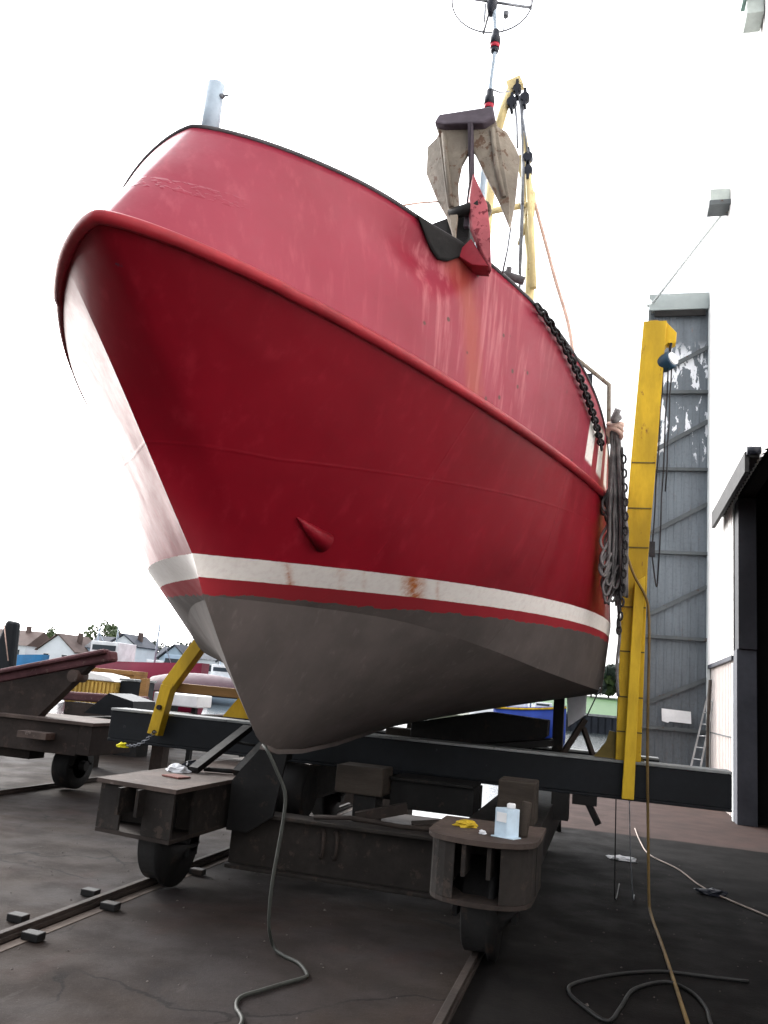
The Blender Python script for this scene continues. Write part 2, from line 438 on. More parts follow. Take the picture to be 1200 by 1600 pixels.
M['blueboat'] = simple('blue_boat_paint', (.02,.14,.30), .4, var=.2, scale=2)
M['hoistblue'] = simple('dark_blue_hoist', (.012,.035,.06), .5, var=.3, scale=10)
M['royal'] = simple('royal_blue_paint', (.02,.05,.28), .4, var=.2, scale=2)
M['redboat'] = simple('far_red_paint', (.17,.008,.03), .4, var=.2, scale=1)
M['housewhite'] = simple('white_render', (.68,.71,.75), .8, var=.1, scale=.6)
M['houseblue'] = simple('pale_blue_render', (.36,.46,.56), .8, var=.12, scale=.6)
M['roof'] = simple('slate_roof', (.055,.062,.08), .7, var=.25, scale=.8)
M['roofbrown'] = simple('brown_roof', (.12,.085,.075), .8, var=.25, scale=.8)
M['glass'] = simple('dark_glass', (.03,.04,.05), .12, var=.2, scale=1)
M['bark'] = simple('bark', (.07,.055,.04), .9, var=.3, scale=3)
M['leaf'] = leaf_material('leaf_green', (.05,.085,.03), (.09,.12,.045))
M['leafdark'] = leaf_material('leaf_dark', (.025,.04,.03), (.045,.062,.05))
M['grass'] = leaf_material('grass_green', (.022,.075,.014), (.035,.10,.02))
M['quay'] = simple('dark_sheet_pile', (.016,.019,.026), .7, var=.4, scale=1)
M['bank'] = leaf_material('far_bank_ground', (.07,.085,.05), (.10,.10,.07))

# ------------------------------------------------------------------ hull curves
XC = -2.1
def curve(t, p):
    Ys, zs, B, L, n1, m1, a, c = p
    s = t*L; b = B*max(0, 1-(1-t)**n1)**m1
    return b, Ys+s, zs-a*s+c*s*s
ST = (2.712,3.408,2.057,4.784,1.531,.719,.104,.02)
TP = (3.285,4.279,2.052,4.456,2.371,.727,.081,-.01)
BT = (3.869,2.197,2.116,4.364,1.945,1.057,-.097,-.014)
CZ = [(0,2.003),(.5,2.03),(1.0,2.045),(1.4,2.03),(2.0,1.945),(2.65,1.838),(3.4,1.765),(4.3,1.735)]
def chine(t):
    s = t*4.3; b = 2.05*max(0, 1-(1-t)**1.945)**1.42
    for i in range(len(CZ)-1):
        if s <= CZ[i+1][0]+1e-9:
            x1, z1 = CZ[i]; x2, z2 = CZ[i+1]; f = (s-x1)/(x2-x1)
            sl = lambda k: (CZ[min(k+1,len(CZ)-1)][1]-CZ[max(k-1,0)][1])/(CZ[min(k+1,len(CZ)-1)][0]-CZ[max(k-1,0)][0])
            h = x2-x1; f2, f3 = f*f, f*f*f
            z = (2*f3-3*f2+1)*z1+(f3-2*f2+f)*h*sl(i)+(-2*f3+3*f2)*z2+(f3-f2)*h*sl(i+1); break
    return b, 4.05+s, z
YT = 10.8
def line(fn, zend, taper, side, n=90, m=14):
    out = []
    for i in range(n+1):
        t = (i/n)**2; b, Y, Z = fn(t); out.append(Vector((XC+side*b, Y, Z)))
    b, Y0, Z0 = fn(1.0); b2, Y2, Z2 = fn(.98); sl = (Z0-Z2)/(Y0-Y2)
    for i in range(1, m+1):
        q = i/m; Y = Y0+(YT-Y0)*q
        z = Z0 + (zend-Z0)*q*q*(3-2*q) + sl*(Y-Y0)*(1-q)**2
        out.append(Vector((XC+side*b*(1-taper*q*q), Y, z)))
    return out
def resample(pts, us):
    L = [0]
    for i in range(1, len(pts)): L.append(L[-1]+(pts[i]-pts[i-1]).length)
    T = L[-1]; out = []; k = 0
    for u in us:
        d = u*T
        while k < len(L)-2 and L[k+1] < d: k += 1
        f = (d-L[k])/max(1e-9, L[k+1]-L[k]); out.append(pts[k].lerp(pts[k+1], min(1,max(0,f))))
    return out
US = [(i/110)**1.35 for i in range(111)]
def strake(side): return line(lambda t: curve(t, ST), 3.40, .10, side)
def top(side): return line(lambda t: curve(t, TP), 3.66, .10, side)
def band(side): return line(lambda t: curve(t, BT), 2.42, .11, side)
def chin(side):
    out = line(chine, 1.83, .11, side)
    if side < 0:
        for p in out:
            k = min(1, max(0, (p.y-4.85)/2.0)); k = k*k*(3-2*k); p.x = XC+(p.x-XC)*(1-.15*k)
    return out

boat = thing('fishing_boat', 'red steel fishing boat with white waterline stripe hauled out on the slipway cradle', 'boat', (XC, 6.5, 1.10))

# topsides: the stem edge runs up to a point a little on the starboard side of the rounded bow
stS = strake(-1); stP = strake(1)
k0 = next(i for i, p in enumerate(stS) if p.y > 2.98)
pathP = stS[k0::-1] + stP[1:]
pathS = stS[k0:]
def sub_rows(A, B, n, flare=0.0):
    rows = []
    for k in range(n+1):
        v = k/n; r = []
        for a, b in zip(A, B):
            p = a.lerp(b, v)
            if flare:
                w = math.sin(math.pi*v)*flare*max(0, 1-max(0, p.y-3.6)/2.4)
                p = p + Vector(((XC-p.x)*w, 0, 0))
            r.append(p)
        rows.append(r)
    return rows
bm = bm_new()
bP = resample(band(1), US); bS = resample(band(-1), US)
grid(bm, sub_rows(bP, resample(pathP, US), 14, .05))
grid(bm, sub_rows(bS, resample(pathS, US), 14, .05))
cP = resample(chin(1), US); cS = resample(chin(-1), US)
grid(bm, sub_rows(cP, bP, 8)); grid(bm, sub_rows(cS, bS, 8))
KEEL = [(4.05,2.003),(4.34,1.75),(4.68,1.47),(4.99,1.24),(5.13,1.175),(5.32,1.14),(5.8,1.12),(6.6,1.14),(8,1.225),(9.5,1.33),(10.8,1.42)]
def keelz(y):
    for (a, za), (b, zb) in zip(KEEL, KEEL[1:]):
        if y <= b: return za+(zb-za)*(y-a)/(b-a)
    return KEEL[-1][1]
for side, c in ((1, cP), (-1, cS)):
    kl = [Vector((XC, p.y, keelz(p.y))) for p in c]
    grid(bm, sub_rows(kl, c, 10))
# transom
def tr(side):
    return [chin(side)[-1], band(side)[-1], strake(side)[-1]]
k = Vector((XC, YT, keelz(YT)))
pl = [k]+tr(1)+[Vector((XC,YT,3.42))]; pr = [k]+tr(-1)+[Vector((XC,YT,3.42))]
face(bm, [bm.verts.new(p) for p in pl]); face(bm, [bm.verts.new(p) for p in pr[::-1]])
build('hull', bm, M['hull'], boat, recalc=True)
# keel bar
bm = bm_new()
pts = [Vector((XC, y, z-.008)) for y, z in KEEL[4:]]
for i in range(len(pts)-1): beam(bm, pts[i], pts[i+1], .05, .03)
build('keel_bar', bm, M['hull'], boat)

# bulwark (wraps the round bow in one sheet)
sA = strake(-1)[::-1] + strake(1)[1:]; tA = top(-1)[::-1] + top(1)[1:]
nS = len(strake(1)); 
us2 = [i/260 for i in range(261)]
rs = resample(sA, us2); rt = resample(tA, us2)
# same mid point (stem) on both
def split_res(fn, n=130):
    u = [(i/n)**1.35 for i in range(n+1)]
    a = resample(fn(-1), u); b = resample(fn(1), u); return a[::-1]+b[1:]
rs = split_res(strake); rt = split_res(top)
def bul(i, v):
    p = rs[i].lerp(rt[i], v)
    # knock in the plating below the anchor
    if p.x > XC:
        d2 = ((p.y-4.12)/.22)**2 + ((p.z-4.02)/.16)**2
        p = p + Vector((-.085, .055, 0))*math.exp(-d2)*1.0
    return p
NB = 16
rows = [[bul(i, k/NB) for i in range(len(rs))] for k in range(NB+1)]
bm = bm_new(); grid(bm, rows)
o = build('bulwark', bm, M['bulwark'], boat)
sm = o.modifiers.new('thick', 'SOLIDIFY'); sm.thickness = .02; sm.offset = -1
# capping rail, rubbing strake
bm = bm_new(); tube(bm, [p+Vector((0,0,.004)) for p in rows[-1]], .012, 8)
build('capping_rail', bm, M['cap'], boat)
bm = bm_new()
tube(bm, [Vector((XC+(p.x-XC)*1.006, p.y-(.02 if abs(p.x-XC)<.6 else .0), p.z+.004)) for p in rs], .031, 12, radii=[.031 if (p.x > XC or p.y < 2.95) else max(.005, .031-.027*(p.y-2.95)/1.2) for p in rs])
build('rubbing_strake', bm, M['redbar'], boat)
# deck
bm = bm_new()
v = .28
L_ = [bul(i, v) for i in range(len(rs))]; n2 = len(rs)//2
A = [L_[n2-i] for i in range(n2+1)]; Bp = [L_[n2+i] for i in range(n2+1)]
grid(bm, [[a+Vector((.03,.02,0)) for a in A[2:]], [(a+b)/2+Vector((0,.02,.05)) for a, b in zip(A[2:], Bp[2:])], [b+Vector((-.03,.02,0)) for b in Bp[2:]]])
build('deck', bm, M['cap'], boat)
# bow vent post
bm = bm_new()
cyl(bm, (-2.19,3.60,4.20), (-2.19,3.60,4.34), .085, 24)
cyl(bm, (-2.19,3.60,4.34), (-2.19,3.60,4.47), .062, 24)
tube(bm, [(-2.19,3.60,4.42),(-2.195,3.60,4.79),(-2.195,3.60,4.79),(-2.195,3.60,4.70)], .05, 24, radii=[.05,.05,.043,.043])
vp = build('vent_post', bm, M['bluegrey'], boat)
bm = bm_new(); tube(bm, [(-2.15,3.59,4.705),(-2.07,3.58,4.70)], .006, 6, radii=[.009,.002]); tube(bm, [(-2.152,3.59,4.705),(-2.13,3.588,4.704)], .014, 8)
build('spike', bm, M['wire'], vp)
# discharge fairing cone
ax = Vector((-1.653,4.154,2.465)); cc = Vector((-1.572,4.385,2.375)); nrm = Vector((.72,-.52,-.42)).normalized()
bm = bm_new(); cb = cc + nrm*.012
tube(bm, [ax, ax.lerp(cb,.5), cb], .06, 28, radii=[.004,.033,.064])
build('outlet_cone', bm, M['hull'], boat)

# anchor roller on the port rail
bm = bm_new()
prism(bm, [(-.845,4.30,4.60),(-.80,4.30,4.50),(-.75,4.30,4.39),(-.72,4.30,4.21),(-.70,4.30,3.96),(-.76,4.30,4.08),(-.83,4.30,4.25),(-.855,4.30,4.44)], (-.02,.05,.0))
c1 = build('roller_cheek', bm, M['redworn'], boat, .006); c1['label'] = 'worn pink red cheek plate of the anchor roller'
bm = bm_new()
prism(bm, [(-1.10,4.42,4.36),(-1.01,4.42,4.39),(-.88,4.42,4.43),(-.86,4.40,4.24),(-.92,4.34,4.11),(-1.0,4.38,4.22)], (.02,.10,-.01))
build('roller_trough', bm, M['steel'], boat, .006)
bm = bm_new()
prism(bm, [(-.93,4.36,4.11),(-.84,4.345,4.20),(-.72,4.30,3.99),(-.82,4.33,4.02)], (-.02,.18,.03))
build('roller_base', bm, M['darkred'], boat, .005)
bm = bm_new()
i1 = [i for i in range(n2, len(rs)) if 4.05 < bul(i, .9).y < 4.50]
rws = []
for k_ in range(7):
    r_ = []
    for i in i1:
        yy = rs[i].lerp(rt[i], 1).y; f_ = max(0, min(1, (yy-4.08)/.24)); f_ = f_ if yy < 4.33 else max(.25, 1-(yy-4.33)/.12); lowv = 1-.19*f_
        v_ = 1-(1-lowv)*k_/6; p = bul(i, v_); q = bul(i+1, v_); d = (q-bul(i-1, v_)).normalized()
        r_.append(p+Vector((d.y,-d.x,0)).normalized()*.012)
    rws.append(r_)
grid(bm, rws); o_ = build('rail_recess_sheet', bm, M['steel'], boat); sm_ = o_.modifiers.new('thick','SOLIDIFY'); sm_.thickness = .012  # black sheet stands in for the dark recess in the dented rail
bm = bm_new(); cyl(bm, (-.98,4.36,4.37), (-.80,4.33,4.40), .035, 16); build('roller', bm, M['steel'], boat)

# derrick
bm = bm_new()
tube(bm, [(-.86,8.0,3.5),(-.90,8.0,6.1),(-.97,8.02,6.75),(-1.06,8.05,7.35)], .05, 12)
build('derrick_leg', bm, M['mastyellow'], boat)
bm = bm_new()
tube(bm, [(-.845,7.9,5.72),(-.93,7.95,6.7),(-1.0,8.0,7.35),(-1.05,8.0,7.6)], .035, 10)
build('derrick_boom', bm, M['mastyellow'], boat)
bm = bm_new()
tube(bm, [(-1.36,8.0,7.55),(-1.28,8.0,7.95),(-1.205,8.0,8.22)], .05, 12)
tube(bm, [(-1.42,8.1,3.6),(-1.40,8.06,6.2),(-1.36,8.0,7.55)], .05, 12)
beam(bm, (-1.25,8.0,8.2),(-1.10,8.0,8.26), .10, .12)
build('derrick_strut', bm, M['mastyellow'], boat)
bm = bm_new(); tube(bm, [(-1.42,8.0,6.68),(-1.2,7.99,6.71),(-.93,7.98,6.73)], .035, 10)
tube(bm, [(-.93,7.98,6.60),(-.93,7.98,6.86)], .05, 10); tube(bm, [(-1.03,8,6.28),(-.93,7.98,6.66)], .022, 8)
build('derrick_crossbar', bm, M['mastyellow'], boat)
bm = bm_new(); prism(bm, [(-1.12,8.0,7.33),(-.98,8.0,7.40),(-.99,8.0,7.2),(-1.06,8.0,7.08)], (0,.04,0)); build('derrick_gusset', bm, M['mastyellow'], boat)
for k_, (x_, z_, r_) in enumerate(((-1.19,7.98,.055),(-1.05,8.02,.05),(-1.14,8.14,.045),(-.98,7.28,.05),(-.97,7.12,.045))):
    bm = bm_new(); cyl(bm, (x_,7.92,z_), (x_,8.0,z_), r_, 16); beam(bm, (x_,7.96,z_+.10),(x_,7.96,z_-.11), .03, .09)
    build('pulley_block', bm, M['black'], boat)
bm = bm_new()
for (a, b_) in (((-1.12,7.95,8.05),(-.98,7.92,7.3)),((-1.10,7.95,8.05),(-1.0,7.92,6.7)),((-1.07,7.95,8.0),(-1.0,7.92,5.9)),((-1.02,7.92,7.2),(-.99,7.95,5.7)),((-1.16,7.95,8.0),(-1.10,7.95,7.4))):
    tube(bm, [a, (Vector(a)+Vector(b_))/2+Vector((.01,0,-.01)), b_], .012, 5)
build('running_wire', bm, M['wire'], boat)
bm = bm_new(); tube(bm, curve_pts([(-1.02,8.0,7.28),(-.86,8.0,6.66),(-.65,7.98,5.9),(-.43,7.95,5.05),(-.36,7.9,3.7)]), .02, 6)
build('stay_rope', bm, M['ropepink'], boat)
bm = bm_new(); tube(bm, [(-1.17,4.0,4.22),(-1.12,4.2,4.36),(-1.02,4.6,4.62)], .006, 5)
build('lashing_rope', bm, M['ropepink'], boat)
# light mast
bm = bm_new(); tube(bm, [(-1.30,7.0,3.6),(-1.27,7.0,7.1),(-1.265,7.0,7.5),(-1.24,7.0,7.9),(-1.30,7.0,8.46)], .02, 8, radii=[.035,.03,.018,.018,.022])
mast = build('light_mast', bm, M['bluegrey'], boat)
for zz in (7.12, 7.80):
    xx = -1.268 if zz < 7.5 else -1.25
    bm = bm_new()
    tube(bm, [(xx,7,zz),(xx,7,zz+.05),(xx,7,zz+.05),(xx,7,zz+.09),(xx,7,zz+.09),(xx,7,zz+.17),(xx,7,zz+.18),(xx,7,zz+.25)], .05, 14, radii=[.035,.045,.03,.03,.052,.052,.04,.035])
    l = build('navigation_lamp', bm, M['black'], mast)
    bm = bm_new(); cyl(bm, (xx,7,zz+.045), (xx,7,zz+.095), .048, 14); build('lamp_band', bm, M['lampred'], mast)
bm = bm_new(); tube(bm, [(-1.24,7,7.38),(-1.20,7.2,7.5),(-1.16,7.5,7.75)], .008, 6); build('lamp_bracket', bm, M['wire'], mast)
cx, cy, cz = -1.31, 7.0, 8.40
bm = bm_new()
tube(bm, [(cx+.40*math.cos(a*math.pi/24), cy+.40*math.sin(a*math.pi/24), cz) for a in range(48)], .009, 6, closed=True)
for a in (20, 110, 200, 290):
    tube(bm, [(cx,cy,cz), (cx+.40*math.cos(R(a)), cy+.40*math.sin(R(a)), cz)], .014, 6)
for a in (110, 200, 290, 20):
    tube(bm, [(cx+.40*math.cos(R(a)), cy+.40*math.sin(R(a)), cz-.02), (cx+.40*math.cos(R(a)), cy+.40*math.sin(R(a)), cz+.35)], .012, 6)
build('hoop_aerial', bm, M['wire'], mast)
bm = bm_new(); tube(bm, [(cx,cy,cz-.16),(cx,cy,cz-.08),(cx,cy,cz+.1)], .05, 12, radii=[.025,.055,.06]); build('aerial_hub', bm, M['black'], mast)
bm = bm_new(); tube(bm, [(-1.18,7,8.03),(-1.16,7,8.22)], .006, 6); cyl(bm, (-1.16,7,8.20), (-1.16,7,8.25), .025, 10, r2=.03); build('small_aerial', bm, M['wire'], mast)
# handrail and small fittings aft
bm = bm_new()
tube(bm, [(-.42,6.6,4.0),(-.33,6.95,4.53),(-.06,7.05,4.33),(-.05,7.05,3.8)], .02, 8)
build('handrail', bm, M['galv'], boat)
bm = bm_new(); box(bm, -.27,-.20,7.0,7.06,4.22,4.42); build('rail_plate', bm, M['black'], boat)
bm = bm_new(); tube(bm, [(-1.15,5.0,4.05),(-1.12,5.02,4.33)], .02, 8); tube(bm, [(-1.2,5.0,4.3),(-1.06,5.0,4.3)], .015, 8); build('deck_fitting', bm, M['galv'], boat)
bm = bm_new(); tube(bm, [(-.82,5.0,4.25),(-.72,5.0,4.31),(-.60,5.02,4.27)], .03, 8); tube(bm, [(-.72,5,4.1),(-.70,5,4.36)], .02, 8); build('fairlead', bm, M['cap'], boat)
bm = bm_new(); tube(bm, [(-.70,5.3,4.13),(-.50,5.3,4.15)], .03, 8); build('cleat', bm, M['steel'], boat)
# wheelhouse low aft (behind the high bow)
bm = bm_new(); box(bm, -2.9,-1.7,8.5,10.0,3.6,4.9); wh = build('wheelhouse', bm, M['white'], boat, .05)
bm = bm_new()
for x_ in (-2.75,-2.4,-2.05): box(bm, x_, x_+.28, 8.485, 8.53, 4.3, 4.7)
build('wheelhouse_window', bm, M['glass'], wh)

# ------------------------------------------------------------------ anchor
anc = thing('anchor', 'weathered grey brown ship anchor with two pointed flukes stowed upside down on the bow roller', 'anchor', (-.88,4.3,4.1))
YA = 4.33
def pl(pts): return [(x, YA + dy, z) for x, z, dy in pts]
def fluke(inner, web, rib):
    bm = bm_new(); prism(bm, pl([(x,z,0) for x,z in inner]), (0,.03,0)); f = build('fluke', bm, M['galv'], anc, .006)
    bm = bm_new()
    (xa,za),(xb,zb) = web[0], web[1]          # the web bends back about this line
    d = Vector((xb-xa,0,zb-za)).normalized()
    pts = []
    for x,z in web:
        r_ = Vector((x-xa,0,z-za)); off = (r_ - d*r_.dot(d)).length; pts.append((x,z,.004+off*.75))
    prism(bm, pl(pts), (0,.025,0)); build('fluke_web', bm, M['galv'], f, .004)
    bm = bm_new(); tube(bm, pl([(x,z,-.006) for x,z in rib]), .016, 6); build('fluke_rib', bm, M['galv'], f)
fluke([(-1.095,4.96),(-.90,4.95),(-.885,4.77),(-.925,4.68),(-.94,4.56),(-.925,4.42),(-.93,4.22),(-.915,4.12),(-.95,4.22),(-1.0,4.45)],
      [(-1.075,4.93),(-.915,4.12),(-1.0,4.36),(-1.075,4.50),(-1.165,4.71),(-1.165,4.88),(-1.10,4.90)], [(-1.05,4.9),(-1.01,4.65),(-.965,4.40)])
fluke([(-.735,4.96),(-.89,4.95),(-.875,4.79),(-.845,4.74),(-.775,4.59),(-.69,4.42),(-.615,4.24),(-.63,4.45),(-.685,4.72)],
      [(-.735,4.93),(-.615,4.24),(-.60,4.44),(-.595,4.76),(-.62,4.82),(-.675,4.91)], [(-.755,4.9),(-.715,4.65),(-.66,4.44)])
bm = bm_new()
prism(bm, pl([(-1.085,5.02,-.03),(-.755,5.04,-.03),(-.735,4.95,-.05),(-.80,4.905,-.06),(-.90,4.915,-.06),(-1.04,4.925,-.06),(-1.105,4.95,-.05)]), (0,.11,0))
build('crown', bm, M['crown'], anc, .012)
bm = bm_new(); prism(bm, pl([(-.895,4.92,-.07),(-.865,4.92,-.07),(-.845,4.55,.02),(-.865,4.30,.05),(-.90,4.30,.05),(-.88,4.58,.02)]), (0,.05,0))
build('shank', bm, M['crown'], anc, .006)
bm = bm_new(); tube(bm, pl([(-.615,4.26,.03),(-.63,4.14,.06),(-.66,4.02,.12)]), .006, 5); build('tripping_wire', bm, M['wire'], anc)
bm = bm_new(); tube(bm, [(-.82+.05*math.cos(a*math.pi/8), 4.5, 4.47+.06*math.sin(a*math.pi/8)) for a in range(16)], .016, 6, closed=True); build('shackle', bm, M['galv'], anc)

# anchor chain along the port rail, net bundle over the side
def railpt(y, v, out):
    best = min(range(n2, len(rs)), key=lambda i: abs(bul(i, v).y-y)); p = bul(best, v)
    q = bul(min(len(rs)-1, best+1), v); d = (q-bul(best-1, v)).normalized()
    n = Vector((d.y, -d.x, 0)).normalized(); return p + n*out
cpts = []
for i in range(60):
    u = i/59; cpts.append(railpt(5.02+1.62*u, .97-.42*u*u-.05*math.sin(u*math.pi), .035))
us = [i/33 for i in range(34)]
bm = bm_new(); lp = resample(cpts, us)
for i in range(33):
    a, b_ = lp[i], lp[i+1]; c_ = (a+b_)/2; d = (b_-a).normalized()
    s_ = d.cross(Vector((0,0,1))).normalized(); u_ = s_.cross(d)
    w = (s_ if i % 2 else u_)
    tube(bm, [c_ + d*(.044*math.cos(k*math.pi/6)) + w*(.024*math.sin(k*math.pi/6)) for k in range(12)], .009, 5, closed=True)
tag(build('anchor_chain', bm, M['chain']), 'dark anchor chain slung along the outside of the red bulwark', 'chain')

net = thing('fishing_net', 'grey bundle of net and rope hanging over the side of the red boat', 'net', (.04,6.8,2.5))
bm = bm_new()
for i in range(46):
    a0 = random.uniform(-1,1); b0 = random.uniform(-1,1); ln = random.choice([.9,1,1,1.05,.75])
    P_ = []
    for q in range(9):
        u = q/8*ln
        z = 3.92 - 1.42*u
        sp = .018 + .05*min(1,u*1.6) + .015*u
        P_.append((-.005 + .055*math.sin(min(1,u)*1.9) + a0*sp + random.uniform(-.008,.008), 6.72+.35*u + b0*sp, z))
    tube(bm, P_, random.uniform(.008,.017), 5)
build('net_strands', bm, M['rope'], net)
bm = bm_new()
for q in range(5):
    zc = 3.86-.02*q
    tube(bm, [(.0+(.055)*math.cos(k*math.pi/6), 6.72+(.06)*math.sin(k*math.pi/6), zc+.03*math.sin(k*math.pi/6+q)) for k in range(12)], .018, 6, closed=True)
build('lashing', bm, M['ropepink'], net)
bm = bm_new()
for i in range(26):
    u = i/25; c_ = Vector((.06+.035*math.sin(u*3)+.012*(i%2), 6.70+.35*u, 3.62-1.4*u))
    tube(bm, [c_+Vector((.016*math.cos(k*math.pi/4)*(1 if i%2 else .3), 0.016*math.cos(k*math.pi/4)*(0 if i%2 else 1), .036*math.sin(k*math.pi/4))) for k in range(8)], .010, 5, closed=True)
build('footrope_chain', bm, M['chain'], net)
for i in range(22):
    bm = bm_new()
    x_ = .0+random.uniform(-.05,.06); y_ = 7.0+random.uniform(-.1,.1); z_ = 2.75+random.uniform(-.12,.7)
    tube(bm, curve_pts([(x_,y_,z_),(x_-.05,y_-.02,z_-.12),(x_-.02,y_-.03,z_-.2),(x_+.03,y_,z_-.08)],4), .012, 5); build('rope_end', bm, M['rope'], net)
bm = bm_new()
tube(bm, curve_pts([(.06,7.05,2.5),(.085,7.1,2.2),(.07,7.1,1.95),(.085,7.15,1.7)]), .014, 6); build('rope_end', bm, M['rope'], net)
bm = bm_new()
tube(bm, curve_pts([(.02,6.55,3.93),(-.01,6.6,3.86),(.03,6.66,3.9)]), .028, 8)
build('rope_end', bm, M['rope'], net)

# ------------------------------------------------------------------ slipway cradle
crd = thing('slipway_cradle', 'dark rusty slipway cradle on rails carrying the red boat', 'cradle', (-2.0,8.0,0))
def side_girder(x0, x1, y0, y1, square=False):
    bm = bm_new()
    zt = .775
    n = 14
    # top plate with rounded nose
    xc, hw = (x0+x1)/2, (x1-x0)/2
    out = []
    nose = [(xc-hw, y0+.42)] + [(xc+hw*math.cos(math.pi-a*math.pi/n)*1.0, y0+.42-.40*math.sin(a*math.pi/n)**.55) for a in range(1,n)] + [(xc+hw, y0+.42)]
    if square: nose = [(x0, y0+.22)]+[(x0+(x1-x0)*k_/13*1.0, y0+.20-.12*k_/13) for k_ in range(14)][0:13]+[(x1, y0+.08)]
    prism(bm, [(x,y,zt-.03) for x,y in nose]+[(x1,y1,zt-.03),(x0,y1,zt-.03)], (0,0,.03))
    top_ = build('top_plate', bm, M['rustlight'], crd)
    bm = bm_new()
    inset = [(xc+(x-xc)*.93, y+.03) for x,y in nose]
    # side plates either side of the open nose
    seg = len(inset)
    for (a, b_) in ((0,5),(seg-6,seg-1)):
        for i in range(a, b_):
            p, q = inset[i], inset[i+1]
            prism(bm, [(p[0],p[1],.43),(q[0],q[1],.43),(q[0],q[1],zt-.031),(p[0],p[1],zt-.031)], (0,.025,0))
    box(bm, x0+.02, x0+.05, y0+.44, y1, .43, zt-.031); box(bm, x1-.05, x1-.02, y0+.44, y1, .43, zt-.031)
    for xr in (xc-.08, xc+.07):
        box(bm, xr-.012, xr+.012, y0+.06, y0+.30, .56, zt-.031)
    box(bm, x0+.03, x1-.03, y0+.5, y0+.54, .44, zt-.032)
    build('girder_web', bm, M['dusty'], crd)
    bm = bm_new(); prism(bm, [(x,y,.40) for x,y in inset]+[(x1-.02,y1,.40),(x0+.02,y1,.40)], (0,0,.027)); build('bottom_plate', bm, M['rust'], crd)
    return xc
GL = (-3.62,-2.90); GR = (-1.05,-.37)
for (x0, x1), y0, wy, wx in ((GL,5.50,6.12,-3.18),(GR,5.13,5.66,-.70)):
    if x0 < -3: side_girder(x0, x1, y0, 11.2, True)
    else:
        side_girder(x0, x1, y0, 6.02)
        bm = bm_new(); box(bm, x0+.10, x1-.06, 6.021, 11.2, .42, .73); build('long_girder', bm, M['steel'], crd, .008)
    for yy in (wy, 9.9):
        bm = bm_new(); r = .285; zc = r+.05
        ring = [(wx-.12,r*.5),(wx-.12,r*.93),(wx-.105,r),(wx+.03,r),(wx+.045,r*1.14),(wx+.085,r*1.14),(wx+.09,r*.6),(wx+.09,r*.5)]
        tube(bm, [(x_,yy,zc) for x_,_ in ring], .1, 36, radii=[q for _,q in ring]); cyl(bm, (wx-.2,yy,zc), (wx+.2,yy,zc), .06, 16)
        w_ = build('wheel', bm, M['steel'], crd)
        for s_ in (-.2,.17):
            bm = bm_new(); box(bm, wx+s_, wx+s_+.03, yy-.07, yy+.07, zc-.09, .40); build('wheel_bracket', bm, M['steel'], crd)
bm = bm_new()   # front cross girder
box(bm, -2.90,-1.08,6.60,6.64,.13,.51); box(bm, -2.90,-1.08,6.50,6.74,.512,.54); box(bm, -2.90,-1.08,6.54,6.70,.10,.128)
fg = build('front_girder', bm, M['dusty'], crd, .006)
bm = bm_new()
for k_ in (0,.11): tube(bm, [(-2.12+k_+.02*math.sin(a*math.pi/10), 6.585-.02*math.sin(a*math.pi/10), .37+.10*math.cos(a*math.pi/10)) for a in range(-2,13)], .016, 6)
build('towing_eye', bm, M['rust'], fg)
bm = bm_new(); prism(bm, [(-2.88,6.45,.40),(-2.88,6.45,.775),(-2.60,6.45,1.13),(-2.42,6.45,1.13),(-2.50,6.45,.54),(-2.70,6.45,.40)], (0,.03,0))
build('gusset_plate', bm, M['steel'], crd)
# main cross beam and after cross beam
def crossbeam(y, x0, x1, z0, z1):
    bm = bm_new(); box(bm, x0, x1, y-.03, y+.03, z0+.025, z1-.025); box(bm, x0, x1, y-.13, y+.13, z0, z0+.024)
    for xx in [x0+.01+(x1-x0-.04)*k_/7 for k_ in range(8)]: box(bm, xx, xx+.02, y-.11, y-.032, z0+.026, z1-.026)
    box(bm, x0, x1, y-.125, y-.1, z0+.026, z1-.026)
    c_ = build('cross_beam', bm, M['navy'], crd, .005)
    bm = bm_new(); box(bm, x0, x1, y-.14, y+.14, z1-.024, z1); build('top_flange', bm, M['dust'], c_, .004)
    return c_
crossbeam(8.0, -4.95, 1.04, .83, 1.16)
crossbeam(10.6, -4.6, .6, .80, 1.08)
# keel beam and blocks
bm = bm_new(); box(bm, -2.28,-1.92,8.14,10.46,.56,.98); build('keel_beam', bm, M['steel'], crd, .01)
for (x0,x1,y0,y1,z0,z1) in ((-2.22,-1.80,7.1,7.45,.70,.93),(-2.30,-1.9,9.0,9.3,.981,1.19),(-2.30,-1.9,10.0,10.3,.981,1.22)):
    bm = bm_new(); box(bm, x0,x1,y0,y1,z0,z1); build('keel_block', bm, M['block'], crd, .015)
bm = bm_new(); box(bm, -2.06,-1.86,7.15,7.4,.40,.699); build('block_pillar', bm, M['steel'], crd, .01)
bm = bm_new(); tube(bm, [(-3.0,7.15,.66),(-2.54,7.15,.66),(-2.48,7.15,.66),(-2.45,7.15,.66)], .24, 22, radii=[.24,.24,.23,.19]); build('bilge_roller', bm, M['steel'], crd)
bm = bm_new(); box(bm, -2.85,-2.70,7.0,7.3,.90,1.12); build('roller_post', bm, M['steel'], crd, .01)
bm = bm_new(); box(bm, -1.79,-1.06,7.35,7.7,.60,.83); box(bm, -1.79,-1.06,7.3,7.75,.831,.86); build('dark_gap_box', bm, M['steel'], crd, .006)  # dark box added to fill the bright gap under the hull
bm = bm_new(); box(bm, -1.93,-1.06,7.76,7.86,.62,.82); build('dark_gap_box', bm, M['steel'], crd, .006)  # second dark filler box added behind the first
bm = bm_new(); box(bm, -.74,-.47,6.3,6.6,.731,1.03); build('packing_block', bm, M['block'], crd, .012)
